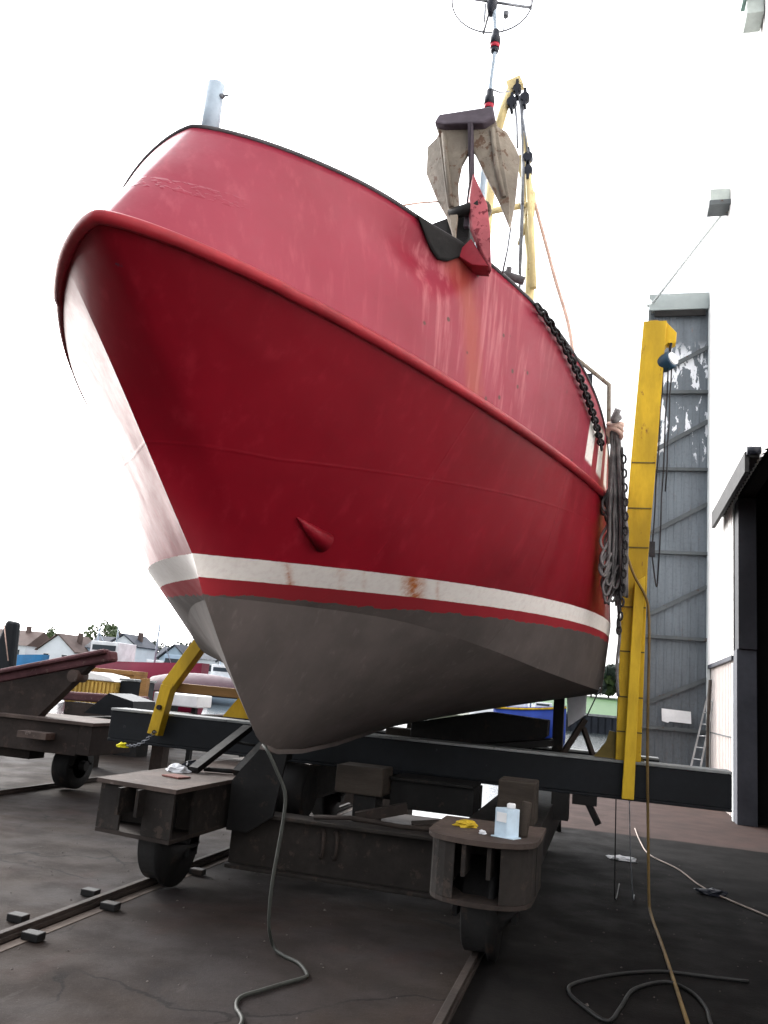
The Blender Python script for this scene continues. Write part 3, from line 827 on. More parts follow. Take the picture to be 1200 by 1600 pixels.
bm = bm_new(); box(bm, -1.7,-.4,8.15,8.25,1.0,1.14); build('packing_timber', bm, M['steel'], crd)
bm = bm_new(); beam(bm, (-1.9,8.6,1.0),(-.5,8.7,1.22), .5, .06); build('packing_timber', bm, M['steel'], crd)
bm = bm_new(); prism(bm, [(-2.0,8.9,1.0),(-.85,8.9,1.0),(-.70,8.9,1.16),(-.58,8.9,1.26),(-.575,8.9,1.42),(-1.2,8.9,1.45),(-2.0,8.9,1.27)], (0,.4,0)); build('bilge_packing', bm, M['steel'], crd, .01)
bm = bm_new(); beam(bm, (-1.95,6.9,.55),(-1.55,7.0,.66), .10, .08); beam(bm, (-1.45,6.8,.54),(-1.15,6.9,.58), .2, .08); tube(bm, [(-2.2,6.58,.56),(-1.9,6.57,.59),(-1.5,6.6,.57),(-1.2,6.6,.58)], .02, 6)
build('girder_debris', bm, M['rust'], crd)
# bilge pad with props under the port quarter
bm = bm_new(); prism(bm, [(-.43,9.5,1.80),(-.21,9.5,1.86),(-.22,9.5,1.50),(-.40,9.5,1.36)], (0,.12,0)); bp = build('bilge_pad', bm, simple('pad_white_paint', (.62,.63,.68), .6, var=.15, scale=5), crd, .008)
bm = bm_new(); box(bm, -.56,-.45,9.48,9.66,1.08,1.78); build('pad_post', bm, M['steel'], bp)
bm = bm_new(); beam(bm, (-.20,8.6,1.47),(-.47,8.5,1.0), .05, .05); build('prop', bm, M['rust'], crd)
bm = bm_new(); beam(bm, (-.215,8.7,1.38),(-.09,8.5,1.08), .04, .04); build('prop', bm, M['rust'], crd)
bm = bm_new(); tube(bm, [(-.18,8.3,1.5),(-.06,7.6,1.76)], .006, 5); build('prop_wire', bm, M['wire'], crd)
bm = bm_new()
box(bm, -.27,-.06,7.86,8.12,.75,.83); beam(bm, (-.14,7.9,.78),(-.04,7.88,.60), .05, .05); box(bm, -.45,-.30,7.86,8.1,.60,.83)
build('beam_bracket', bm, M['steel'], crd)
# right yellow guide post
bm = bm_new()
prism(bm, [(.085,7.86,1.16),(.30,7.86,1.16),(.325,7.86,2.95),(.38,7.86,3.84),(.455,7.86,5.30),(.24,7.86,5.30),(.15,7.86,3.83),(.11,7.86,2.95)], (0,.22,0))
prism(bm, [(.25,7.90,5.295),(.46,7.90,5.30),(.47,7.90,5.285),(.55,7.90,5.19),(.545,7.90,5.09),(.50,7.90,5.07),(.47,7.90,5.085),(.42,7.90,5.02),(.3,7.90,4.9)], (0,.12,0))
post = build('guide_post', bm, M['yellow'], crd, .008)
bm = bm_new(); box(bm, .30,.38,7.92,8.0,5.30,5.335); build('post_lug', bm, M['yellow'], post, .006)
for zz in (3.86,3.42,3.05,2.5,2.1,1.7,1.4):
    xc_ = .195+.02*(zz-1.16)/1.8 if zz < 2.95 else .217+.13*(zz-2.95)/2.35
    bm = bm_new(); box(bm, xc_-.105, xc_+.105, 7.853,7.859, zz, zz+.012); build('weld_seam', bm, M['olive'], post)
bm = bm_new(); prism(bm, [(.21,7.75,2.72),(.30,7.75,2.78),(.27,7.75,1.9),(.245,7.75,.85),(.145,7.75,.85)], (0,.09,0)); build('post_leg', bm, M['yellow2'], post, .006)
bm = bm_new(); prism(bm, [(-.10,7.93,1.165),(.33,7.93,1.165),(.20,7.93,1.38),(.03,7.93,1.40),(.0,7.93,1.30)], (0,.08,0)); build('post_foot', bm, M['olive'], post)
# left yellow arm
bm = bm_new()
beam(bm, (-4.35,7.76,.95),(-4.28,7.78,1.44), .12, .12, up=(0,1,0)); beam(bm, (-4.285,7.785,1.42),(-3.75,7.9,2.35), .13, .13, up=(0,1,0))
arm = build('guide_arm', bm, M['yellow'], crd, .006)
bm = bm_new(); beam(bm, (-4.24,7.9,1.425),(-3.2,7.95,1.42), .12, .09); build('arm_brace', bm, M['timber'], crd, .006)
bm = bm_new(); prism(bm, [(-3.85,8.2,1.17),(-3.45,8.2,1.17),(-3.66,8.2,1.42)], (0,.06,0)); build('arm_gusset', bm, M['yellow'], crd)
bm = bm_new(); cyl(bm, (-4.31,7.68,1.22), (-4.31,7.71,1.22), .025, 10); build('arm_bolt', bm, M['rust'], arm)
bm = bm_new(); cyl(bm, (-4.33,7.69,.98), (-4.33,7.70,.98), .02, 10); build('arm_bolt', bm, M['rust'], arm)

# chain hoist on the yellow post
ho = thing('chain_hoist', 'dark blue chain hoist with hanging chains on the tall yellow post', 'hoist', (.49,7.9,4.0))
bm = bm_new(); cyl(bm, (.42,7.93,4.87), (.51,7.86,4.90), .085, 24); build('hoist_body', bm, M['hoistblue'], ho, .01)
bm = bm_new(); cyl(bm, (.50,7.868,4.897), (.525,7.848,4.905), .062, 24); build('hoist_cover', bm, M['white'], ho)
bm = bm_new(); tube(bm, [(.50,7.9,5.08),(.49,7.9,5.0),(.48,7.9,4.95)], .012, 8); build('hoist_hook', bm, M['steel'], ho)
for (xa, za, xb, zb) in ((.43,4.82,.36,3.0),(.475,4.82,.415,2.75),(.505,4.85,.47,3.6)):
    bm = bm_new(); tube(bm, [(xa+(xb-xa)*q/8+.004*math.sin(q*2.2), 7.89, za+(zb-za)*q/8) for q in range(9)], .007, 5)
    build('hoist_chain', bm, M['chain'], ho)
bm = bm_new(); tube(bm, curve_pts([(.36,7.89,3.0),(.40,7.89,2.72),(.415,7.89,2.75)]), .007, 5); box(bm, .335,.385,7.87,7.91,2.98,3.12); build('hoist_hook', bm, M['chain'], ho)

# ------------------------------------------------------------------ loose things on and around the cradle
t = thing('carton', 'pale blue and white carton standing on the right cradle nose', 'carton', (-.565,5.42,.775))
bm = bm_new(); prism(bm, [(-.645,5.42,.778),(-.565,5.37,.778),(-.495,5.43,.778),(-.575,5.48,.778)], (0,0,.165)); build('carton_body', bm, M['paleblue'], t, .004)
bm = bm_new(); prism(bm, [(-.575,5.40,.944),(-.52,5.40,.944),(-.525,5.45,.944),(-.57,5.45,.944)], (0,0,.03)); build('carton_cap', bm, M['white'], t, .008)
bm = bm_new(); prism(bm, [(-.63,5.40,.865),(-.568,5.366,.865),(-.568,5.366,.92),(-.63,5.40,.92)], (-.002,-.003,0)); build('carton_label', bm, M['white'], t)
bm = bm_new(); prism(bm, [(-.66,5.385,.776),(-.52,5.34,.776),(-.48,5.42,.776),(-.6,5.48,.776)], (0,0,.006))
tag(build('cardboard_sheet', bm, M['paleblue']), 'flat pale blue card under the carton on the cradle nose', 'cardboard')
bm = bm_new(); tube(bm, [(-.48,5.5,.78),(-.47,5.5,.90),(-.46,5.5,.985)], .03, 12, radii=[.032,.034,.03]); tag(build('paint_pot', bm, M['block'], None, .004), 'small brown pot standing behind the pale blue carton', 'pot')
def crumple(name, c, sx, sy, sz, mat, label, cat, seed):
    rnd = random.Random(seed); bm = bm_new()
    bmesh.ops.create_icosphere(bm, subdivisions=3, radius=1)
    for v in bm.verts:
        n = mnoise.noise(v.co*1.9+Vector((seed,0,0)))*.55 + mnoise.noise(v.co*5+Vector((0,seed,0)))*.25
        v.co = v.co*(1+n); v.co.z = max(v.co.z, -.25)
        v.co = Vector((c[0]+v.co.x*sx, c[1]+v.co.y*sy, c[2]+(v.co.z+.25)*sz))
    return tag(build(name, bm, mat), label, cat)
crumple('yellow_rag', (-.86,5.62,.777), .075,.06,.03, M['rag'], 'crumpled yellow rag lying on the right cradle nose', 'rag', 3)
crumple('paper_ball', (-.715,5.42,.777), .022,.022,.018, M['whiterag'], 'small white crumpled paper beside the pale blue carton', 'paper', 9)
crumple('white_cloth', (-3.42,6.55,.777), .09,.07,.045, M['whiterag'], 'crumpled white cloth lying on the left cradle top', 'cloth', 5)
crumple('dark_glove', (-3.40,6.72,.777), .06,.08,.06, M['black'], 'dark glove lying behind the white cloth on the cradle', 'glove', 6)
bm = bm_new(); prism(bm, [(-3.36,6.18,.777),(-3.18,6.12,.777),(-3.14,6.25,.777),(-3.32,6.32,.777)], (0,0,.012)); tag(build('brick_offcut', bm, M['brick'], None, .003), 'flat reddish offcut on the left cradle top', 'offcut')
bm = bm_new()
beam(bm, (-3.30,6.6,.80),(-3.16,7.3,1.14), .09, .05); beam(bm, (-2.98,6.75,.80),(-2.90,7.3,1.12), .07, .05)
tube(bm, [(-3.28,6.75,.80),(-2.95,6.85,.80)], .02, 6); tube(bm, [(-3.20,7.1,1.02),(-2.94,7.15,1.0)], .014, 6)
tag(build('trestle_frame', bm, M['steel']), 'small black steel trestle leaning on the left cradle top', 'trestle')
bm = bm_new()
for i in range(14):
    u = i/13; c_ = Vector((-4.62+.30*u, 7.7, .82+.16*u-.05*math.sin(u*math.pi)))
    tube(bm, [c_+Vector((.02*math.cos(k*math.pi/4), .012*math.sin(k*math.pi/4)*(i%2), .012*math.sin(k*math.pi/4)*(1-i%2))) for k in range(8)], .004, 4, closed=True)
tag(build('short_chain', bm, M['wire']), 'short steel chain hanging at the foot of the left yellow arm', 'chain')
crumple('yellow_strap', (-4.66,7.7,.80), .055,.04,.035, M['rag2'], 'bright yellow strap end at the end of the short steel chain', 'strap', 12)

# cables and hoses
bm = bm_new(); tube(bm, curve_pts([(-2.06,5.02,1.19),(-2.00,4.97,1.155),(-1.935,4.98,1.05),(-1.875,5.0,.93),(-1.865,5.0,.80),(-1.88,5.0,.60),(-1.895,5.0,.40),(-1.90,5.03,.18),(-1.885,5.10,.04),(-1.80,5.05,.014),(-1.67,4.97,.012),(-1.57,4.83,.012),(-1.56,4.76,.012),(-1.62,4.63,.012),(-1.69,4.47,.012),(-1.745,4.33,.012),(-1.71,4.20,.012),(-1.62,4.07,.012),(-1.58,3.9,.012)],8), .0105, 8)
tag(build('power_cable', bm, M['cable']), 'grey cable hanging from the keel of the red boat and curling on the concrete', 'cable')
bm = bm_new(); tube(bm, curve_pts([(.12,7.70,3.0),(.20,7.70,2.78),(.30,7.72,2.6),(.335,7.74,2.45),(.345,7.76,2.1),(.345,7.76,1.6),(.35,7.78,1.2),(.36,7.80,.85),(.37,7.78,.5),(.38,7.72,.1),(.39,7.5,.014),(.42,6.64,.012),(.44,5.9,.012),(.45,5.5,.012),(.46,5.1,.012),(.47,4.7,.012)],8), .012, 8)
tag(build('tan_hose', bm, M['hose']), 'long dull tan hose hanging down the tall yellow post and running over the tarmac', 'hose')
bm = bm_new(); tube(bm, curve_pts([(.9,6.1,.012),(.62,6.05,.012),(.37,6.0,.012),(.1,5.78,.012),(-.13,5.48,.012),(-.16,5.3,.012),(-.08,5.12,.012),(.05,4.95,.012),(.12,5.2,.012),(.2,5.55,.012),(.39,5.80,.012),(.52,5.7,.012),(.58,5.45,.012),(.58,5.2,.012),(.60,4.7,.012)],8), .011, 8)
tag(build('black_cable', bm, M['blackcable']), 'black cable lying in a loop on the dark tarmac at lower right', 'cable')
bm = bm_new(); tube(bm, curve_pts([(.42,12.6,.012),(.45,11.4,.012),(.52,10.5,.012),(.77,9.82,.012),(.94,8.96,.012),(1.31,8.19,.012),(1.55,7.8,.012)],6), .008, 6)
tag(build('pale_cord', bm, M['palecord']), 'thin pale cord trailing across the tarmac from the cross beam to the shed', 'cord')
bm = bm_new(); tube(bm, curve_pts([(.10,7.85,.84),(.105,7.87,.4),(.11,7.9,.05),(.13,8.0,.012),(.16,8.6,.012)],6), .006, 6)
tag(build('hanging_rope', bm, M['blackcable']), 'thin dark rope hanging below the cross beam left of the tan hose', 'rope')
bm = bm_new(); tube(bm, curve_pts([(.21,7.8,.84),(.23,7.82,.4),(.26,7.9,.05),(.28,8.2,.012)],6), .005, 6)
tag(build('steel_wire', bm, M['wire']), 'thin wire hanging below the foot of the tall yellow post', 'wire')
crumple('white_scrap', (.20,10.0,.004), .14,.09,.03, M['whiterag'], 'white scrap lying on the dark tarmac below the cross beam', 'scrap', 21)
crumple('dark_scrap', (.98,8.75,.004), .12,.08,.04, M['black'], 'dark scrap beside the pale cord on the tarmac', 'scrap', 22)
bm = bm_new(); tube(bm, [(-.55,11.5,0),(-.55,11.5,.16)], .03, 10, radii=[.035,.03]); tag(build('steel_peg', bm, M['steel']), 'short black steel peg standing on the slip edge under the cross beam', 'peg')

# ------------------------------------------------------------------ ground, rails, water
bm = bm_new()
def slab(x0, x1, y0, y1, z=0.0, zb=-3.0):
    nx = max(1, int((x1-x0)/1.0)); ny = max(1, int((y1-y0)/1.0))
    box(bm, x0, x1, y0, y1, zb, z)
slab(-60, 60, -40, 11.3)
slab(-60, -4.3, 11.3, 20); slab(-.62, 60, 11.3, 17.0); slab(.5, 60, 17.0, 60)
prism(bm, [(-4.3,11.3,-.02),(-4.3,24,-3.2),(-4.3,24,-3.6),(-4.3,11.3,-3.0)], (3.68,0,0))
struct('ground', bm, M['ground'])
bm = bm_new(); v = [bm.verts.new(p) for p in ((-1500,11.0,-1.5),(1500,11.0,-1.5),(1500,3000,-1.5),(-1500,3000,-1.5))]; face(bm, v); struct('water', bm, M['water'])
bm = bm_new(); rnd = random.Random(4)
for i in range(520):
    x_, y_ = rnd.uniform(-5.5,1.9), rnd.uniform(3.2,10.5); r_ = rnd.uniform(.003,.011)*(1.6 if rnd.random() < .08 else 1)
    vs = [bm.verts.new((x_+r_*math.cos(a)*rnd.uniform(.6,1.2), y_+r_*math.sin(a)*rnd.uniform(.6,1.2), .001)) for a in (0,1.3,2.5,3.8,5.0)]
    t_ = bm.verts.new((x_+r_*.2, y_, .001+r_*.7))
    for k_ in range(5): face(bm, [vs[k_], vs[(k_+1)%5], t_])
go = build('grit', bm, simple('grit_chips', (.07,.06,.055), .9, var=.5, scale=12)); go['kind'] = 'stuff'; go['label'] = 'small stone chips and paint flakes scattered over the yard concrete'; go['category'] = 'grit'
def rail(x, y0, y1, label):
    t = thing('slip_rail', label, 'rail', (x, (y0+y1)/2, 0))
    bm = bm_new(); box(bm, x-.035, x+.035, y0, y1, .004, .03); box(bm, x-.022, x+.022, y0, y1, .031, .055)
    build('rail_bar', bm, M['rust'], t, .004)
    return t
def clip(t, x, y):
    bm = bm_new(); prism(bm, [(x-.06,y-.035,.003),(x+.06,y-.045,.003),(x+.06,y+.035,.003),(x-.055,y+.04,.003)], (0,0,.045)); build('rail_clip', bm, M['steel'], t, .006)
rl = rail(-3.30, -3, 11.29, 'rusty slip rail in the concrete under the left wheel of the red boat cradle')
for x_, y_ in ((-3.47,4.83),(-3.17,4.58),(-3.46,5.58),(-3.16,5.36),(-3.46,6.9),(-3.15,6.6),(-3.45,4.0),(-3.17,3.7)): clip(rl, x_, y_)
bm = bm_new(); box(bm, -3.42,-3.345,-3,11.29,.0005,.004); box(bm, -3.25,-3.18,-3,11.29,.0005,.0042); build('rail_bed', bm, simple('pale_mortar', (.085,.066,.055), .9, var=.3, scale=6, bump=.3), rl)
rr_ = rail(-.74, -3, 11.29, 'sunken slip rail under the right cradle wheel along the edge of the tarmac')
r3 = rail(-6.80, -3, 19.9, 'dark slip rail in the concrete under the wheel of the rusty cradle at left')

# ------------------------------------------------------------------ second cradle at left
c2 = thing('empty_cradle', 'rusty brown empty cradle with padded sloping arm at the left edge', 'cradle', (-7.2,9.6,0))
bm = bm_new(); beam(bm, (-8.6,9.2,1.02),(-5.86,9.2,1.70), .20, .13, up=(0,0,1)); beam(bm, (-8.6,9.1,1.08),(-5.90,9.1,1.75), .16, .06)
build('padded_bolster', bm, M['maroon'], c2, .03)
bm = bm_new(); prism(bm, [(-8.6,9.12,.45),(-7.2,9.12,.50),(-6.78,9.12,.85),(-6.40,9.12,1.26),(-6.12,9.12,1.56),(-8.6,9.12,.95)], (0,.14,0)); build('arm_plate', bm, M['rust'], c2, .006)
bm = bm_new(); cyl(bm, (-6.30,9.05,1.42),(-6.30,9.28,1.42), .075, 18); build('pivot_pin', bm, M['rustlight'], c2)
bm = bm_new(); box(bm, -7.25,-5.84,8.95,9.9,.86,.90); build('deck_plate', bm, M['rustlight'], c2, .004)
bm = bm_new(); box(bm, -7.2,-6.05,9.0,9.85,.50,.858); box(bm, -6.04,-5.86,8.98,9.88,.52,.858); build('bogie_box', bm, M['rust'], c2, .008)
bm = bm_new(); box(bm, -8.8,-6.9,9.3,9.6,.36,.80); build('end_girder', bm, M['rust'], c2, .008)
bm = bm_new(); box(bm, -6.75,-6.35,8.8,8.98,.66,.74); build('step_plate', bm, M['rustlight'], c2, .006)
bm = bm_new(); r = .29; wx = -6.55
ring = [(wx-.12,r*.5),(wx-.12,r*.93),(wx-.10,r),(wx+.10,r),(wx+.12,r*.93),(wx+.12,r*.55),(wx+.05,r*.5)]
tube(bm, [(x_,9.72,r+.02) for x_,_ in ring], .1, 36, radii=[q for _,q in ring]); cyl(bm, (wx-.2,9.72,.31),(wx+.2,9.72,.31), .06, 14)
build('wheel', bm, M['steel'], c2)
bm = bm_new(); beam(bm, (-8.5,12,1.04),(-6.96,12,1.08), .22, .14); build('padded_bolster', bm, M['maroon'], c2, .03)
bm = bm_new(); box(bm, -8.3,-6.2,11.85,12.15,.55,.96); box(bm, -7.9,-7.7,11.9,12.1,.0,.55); box(bm, -6.7,-6.5,11.9,12.1,.0,.55); build('cross_beam', bm, M['rust'], c2)
bm = bm_new(); prism(bm, [(-7.1,10.6,.9),(-6.3,10.6,.9),(-6.35,10.6,1.12),(-6.75,10.6,1.20)], (0,.6,0)); build('side_plate', bm, M['navy'], c2)
bm = bm_new(); box(bm, -7.1,-6.9,9.9,16,.5,.85); build('side_girder', bm, M['rust'], c2)

# yard clutter behind
t = thing('slatted_crate', 'yellow slatted crate under a white tarpaulin behind the rusty cradle', 'crate', (-9.2,14.0,0))
bm = bm_new(); box(bm, -9.66,-8.66,13.8,14.4,.85,1.28)
for k_ in range(12): box(bm, -9.66+k_*.084,-9.62+k_*.084,13.77,13.798,.87,1.26)
build('crate_body', bm, M['crate'], t)
bm = bm_new(); prism(bm, [(-9.70,13.75,1.285),(-8.66,13.75,1.285),(-8.8,13.75,1.38),(-9.2,13.75,1.43),(-9.5,13.75,1.39)], (0,.7,0)); build('tarpaulin', bm, M['tarp'], t, .02)
bm = bm_new(); box(bm, -9.6,-8.7,13.8,14.4,0.0,.84); build('pallet_stack', bm, M['block'], t)
t = thing('timber_stack', 'brown timber planks stacked behind the yellow slatted crate', 'timber', (-9.3,15.3,0))
bm = bm_new(); box(bm, -10.3,-9.1,15.1,15.6,0,1.42); build('lower_planks', bm, M['timber'], t)
bm = bm_new(); box(bm, -10.2,-9.1,15.05,15.6,1.425,1.50); build('top_plank', bm, M['timber'], t)
t = thing('equipment_box', 'dark equipment box with orange end posts beside the yellow crate', 'box', (-8.3,14.0,0))
bm = bm_new(); box(bm, -8.64,-8.22,13.9,14.4,.9,1.32); build('dark_body', bm, M['navy'], t, .01)
bm = bm_new(); box(bm, -8.66,-8.20,13.88,14.42,1.325,1.36); build('lid', bm, M['dust'], t)
bm = bm_new(); box(bm, -8.215,-8.10,13.88,14.0,.7,1.40); build('end_post', bm, M['timber'], t)
bm = bm_new(); box(bm, -8.6,-8.15,13.95,14.35,0,.895); build('stand', bm, M['steel'], t)
t = thing('white_trolley', 'low white flatbed trolley beside the left yellow arm', 'trolley', (-7.6,14.5,0))
bm = bm_new(); box(bm, -8.1,-7.2,14.2,14.8,.95,1.17); build('tray', bm, M['white'], t, .02)
for x_ in (-8.0,-7.35):
    bm = bm_new(); box(bm, x_,x_+.08,14.3,14.4,.0,.948); build('leg', bm, M['steel'], t)
t = thing('upturned_dinghy', 'dull maroon upturned dinghy on the quay behind the timber brace', 'dinghy', (-8.0,16.4,.0))
bm = bm_new()
rows_ = []
for i in range(13):
    u = i/12; x_ = -9.4+2.9*u; w = .55*math.sin(math.pi*min(1,.12+u*.95))**.6; h = .42*math.sin(math.pi*min(1,.15+u*.9))**.5
    rows_.append([(x_, 16.4-w*math.cos(a*math.pi/10), 1.15+h*math.sin(a*math.pi/10)) for a in range(11)])
grid(bm, rows_); build('dinghy_hull', bm, simple('dinghy_paint', (.085,.05,.062), .6, var=.25, scale=3), t)
bm = bm_new(); tube(bm, [(-9.4,16.15,1.15),(-8,15.85,1.15),(-6.6,16.2,1.15)], .03, 6); build('gunwale', bm, M['rust'], t)
for x_ in (-9.0,-7.1):
    bm = bm_new(); box(bm, x_,x_+.1,16.1,16.7,0,1.14); build('trestle', bm, M['steel'], t)

# ------------------------------------------------------------------ shed
sh = thing('boat_shed', 'tall white boat shed with dark doorway and open steel door leaf at right', 'building', (2.5,15,0))
def ribbed(bm, x, y0, y1, z0, z1, pitch=.2, d=.03):
    n = max(1, round((y1-y0)/pitch)); prof = []
    for i in range(n):
        a = y0+(y1-y0)*i/n; w = (y1-y0)/n
        prof += [(x, a), (x, a+w*.55), (x-d, a+w*.65), (x-d, a+w*.9)]
    prof.append((x, y1))
    grid(bm, [[(p[0],p[1],z0) for p in prof], [(p[0],p[1],z1) for p in prof]], smooth=False)
bm = bm_new(); ribbed(bm, 2.0, 15.0, 18.6, 2.62, 5.2); ribbed(bm, 2.0, 6.0, 18.6, 5.2, 15.5); build('wall_cladding', bm, M['cladwhite'], sh, recalc=False)
bm = bm_new(); ribbed(bm, 2.06, 15.12, 18.6, .02, 2.55); build('lower_cladding', bm, M['cladpink'], sh, recalc=False)
bm = bm_new(); box(bm, 1.97,2.07,15.0,18.6,2.55,2.62); build('drip_flashing', bm, M['frame'], sh)
bm = bm_new(); box(bm, 2.02,2.055,15.3,18.6,1.28,1.30); build('cladding_joint', bm, M['girt'], sh)
bm = bm_new(); box(bm, 1.99,2.10,14.98,15.10,0,2.5); build('corner_trim', bm, M['trim'], sh, .006)
bm = bm_new(); box(bm, 2.0,2.3,14.60,14.97,0,2.7); build('door_jamb', bm, M['frame'], sh, .006)
bm = bm_new(); box(bm, 2.02,2.3,14.55,14.97,2.705,5.2); build('door_jamb', bm, simple('dark_jamb_paint', (.03,.03,.036), .6, var=.25, scale=3), sh, .006)
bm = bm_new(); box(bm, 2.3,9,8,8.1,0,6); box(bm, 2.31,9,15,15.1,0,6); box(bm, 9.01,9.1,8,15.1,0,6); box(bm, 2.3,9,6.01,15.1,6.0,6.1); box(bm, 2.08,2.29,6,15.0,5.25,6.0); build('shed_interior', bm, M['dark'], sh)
bm = bm_new(); ribbed(bm, 2.0, -4, 8.0, .02, 5.2); ribbed(bm, 2.0, -4, 5.99, 5.2, 15.5); build('near_wall', bm, M['cladwhite'], sh, recalc=False)  # unseen stretch of wall, white to bounce light onto the port side
bm = bm_new(); box(bm, 1.80,1.99,12.2,16.1,5.22,5.27); box(bm, 1.78,1.84,12.2,16.1,5.0,5.30); build('door_track_canopy', bm, M['darkbrown'], sh, .006)
bm = bm_new(); cyl(bm, (1.80,12.15,5.30),(1.98,12.15,5.30), .06, 14); build('track_end_roller', bm, M['black'], sh)
bm = bm_new(); box(bm, 2.15,9,15.12,18.6,0,15.4); box(bm, 2.4,9,6,15.0,6.2,15.4); build('shed_body', bm, M['cladwhite'], sh)
# open door leaf, seen from its framed side
YD = 18.62
bm = bm_new()
prof = []
for i in range(9):
    a = .72+i*.155; prof += [(a,YD+.012),(a+.09,YD+.012),(a+.105,YD+.0),(a+.14,YD+.0)]
prof = [p for p in prof if p[0] <= 2.0]+[(2.0,YD+.012)]
grid(bm, [[(x_,y_,.35) for x_,y_ in prof],[(x_,y_,10.6) for x_,y_ in prof]], smooth=False); box(bm, .72,2.0,YD+.031,YD+.06,.35,10.6)
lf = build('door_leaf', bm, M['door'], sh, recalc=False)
for z_ in (8.57,6.85,4.97,3.13,1.28,.45):
    pass
for z_, dz in ((8.60,0),(6.82,0),(4.97,0),(3.16,-.03),(1.30,0)):
    bm = bm_new(); box(bm, .72,1.99,YD-.12,YD-.002,z_-.05,z_+.02); build('door_girt', bm, M['girt'], lf)
for (a, b_) in (((.76,8.98),(1.97,9.66)),((.76,7.18),(1.97,7.92)),((.78,5.35),(1.97,6.05)),((.80,3.60),(1.97,4.26)),((.82,1.78),(1.97,2.34))):
    bm = bm_new(); beam(bm, (a[0],YD-.05,a[1]),(b_[0],YD-.05,b_[1]), .05, .09); build('door_brace', bm, M['girt'], lf)
bm = bm_new(); box(bm, .68,2.06,YD-.16,YD+.1,10.55,10.95); build('door_header', bm, simple('header_grey_paint', (.30,.34,.34), .6, var=.15, scale=3), lf, .01)
bm = bm_new(); box(bm, .67,.72,YD-.14,YD+.07,.35,10.6); build('door_stile', bm, M['girt'], lf)
bm = bm_new(); box(bm, 1.96,2.02,YD-.16,YD-.02,.1,10.6); build('door_stile', bm, M['trim'], lf)
bm = bm_new(); box(bm, .80,1.9,YD-.14,YD-.10,10.40,10.54); build('header_shade_strip', bm, M['steel'], lf)  # black strip added for the shade under the header
bm = bm_new(); prism(bm, [(1.09,YD-.13,1.68),(1.66,YD-.13,1.66),(1.67,YD-.13,1.42),(1.25,YD-.13,1.43),(1.22,YD-.13,1.40),(1.10,YD-.13,1.43)], (0,.02,0)); sg = build('white_sheet', bm, M['white'], lf)
bm = bm_new(); tube(bm, [(.70,18.5,10.85),(.75,18.5,10.74),(1.96,15.4,11.15),(1.98,15.4,11.3)], .035, 8); cyl(bm, (.68,18.45,10.75),(.68,18.6,10.75), .07, 12); build('door_stay', bm, M['trim'], sh)
t = thing('wall_lamp', 'square grey floodlight at the end of the stay high on the white wall', 'lamp', (1.8,15.3,11.2))
bm = bm_new(); box(bm, 1.62,1.97,15.1,15.5,11.13,11.37); build('lamp_housing', bm, M['lampgreen'], t, .01)
bm = bm_new(); box(bm, 1.60,1.98,15.08,15.5,11.03,11.125); build('lamp_shade', bm, M['girt'], t)
t = thing('wall_lamp', 'large green grey box at the roof eave corner at top right', 'lamp', (1.8,11.6,11.86))  # lamp-like box added in place of the roof eave corner
bm = bm_new(); box(bm, 1.72,1.96,11.4,11.8,11.86,12.10); build('lamp_housing', bm, M['lampgreen'], t, .01)
bm = bm_new(); prism(bm, [(1.67,11.35,12.12),(1.97,11.35,12.12),(1.97,11.5,12.7),(1.67,11.5,12.7)], (0,.35,.05)); build('lamp_shade', bm, simple('eave_box_green', (.22,.34,.30), .3, var=.2, scale=6), t, .01)
for (y_, z_) in ((13.4,7.9),(14.4,6.6)):
    pass
t = thing('ladder', 'aluminium ladder leaning on the lower wall of the white shed', 'ladder', (1.7,18.2,0))
a0, a1, b0, b1 = Vector((1.58,18.2,.30)), Vector((2.03,18.3,2.34)), Vector((1.74,17.95,.30)), Vector((2.13,18.1,2.36))
for p, q in ((a0,a1),(b0,b1)):
    bm = bm_new(); beam(bm, p, q, .03, .045, up=(0,1,0)); build('ladder_rail', bm, M['alu'], t)
for k_ in range(1,9):
    bm = bm_new(); u = k_/9; tube(bm, [a0.lerp(a1,u), b0.lerp(b1,u)], .014, 6); build('rung', bm, M['alu'], t)
bm = bm_new(); box(bm, .9,2.0,17.9,18.4,0.0,.30); 
tag(build('scrap_pile', bm, M['rust'], None, .05), 'low heap of rusty scrap at the foot of the open door leaf', 'scrap')
bm = bm_new(); tube(bm, [(1.88,17.6,0),(1.90,17.7,1.5),(1.96,17.9,2.3)], .03, 8); tag(build('timber_pole', bm, M['block']), 'thin timber pole leaning beside the aluminium ladder', 'pole')

# ------------------------------------------------------------------ far bank, houses, trees, boats
bm = bm_new()
box(bm, -220, -14, 100, 700, -3, -.75); struct('far_shore', bm, M['bank'])
bm = bm_new(); prism(bm, [(-14,105,-3),(-14,105,.5),(-14,112,1.0),(-14,150,3.3),(-14,700,4),(-14,700,-3)], (260,0,0)); struct('grass_bank', bm, M['grass'])
bm = bm_new()
for k_ in range(70): box(bm, -16+k_*.8,-15.4+k_*.8,104.6,104.9,-3,.45)
box(bm, -16,40,104.75,105,-3,.4); box(bm, -16,40,104.5,105.3,.46,.72, 1)
tag(build('quay_wall', bm, [M['quay'], M['dust']]), 'dark sheet pile quay wall below the green bank across the water', 'quay')

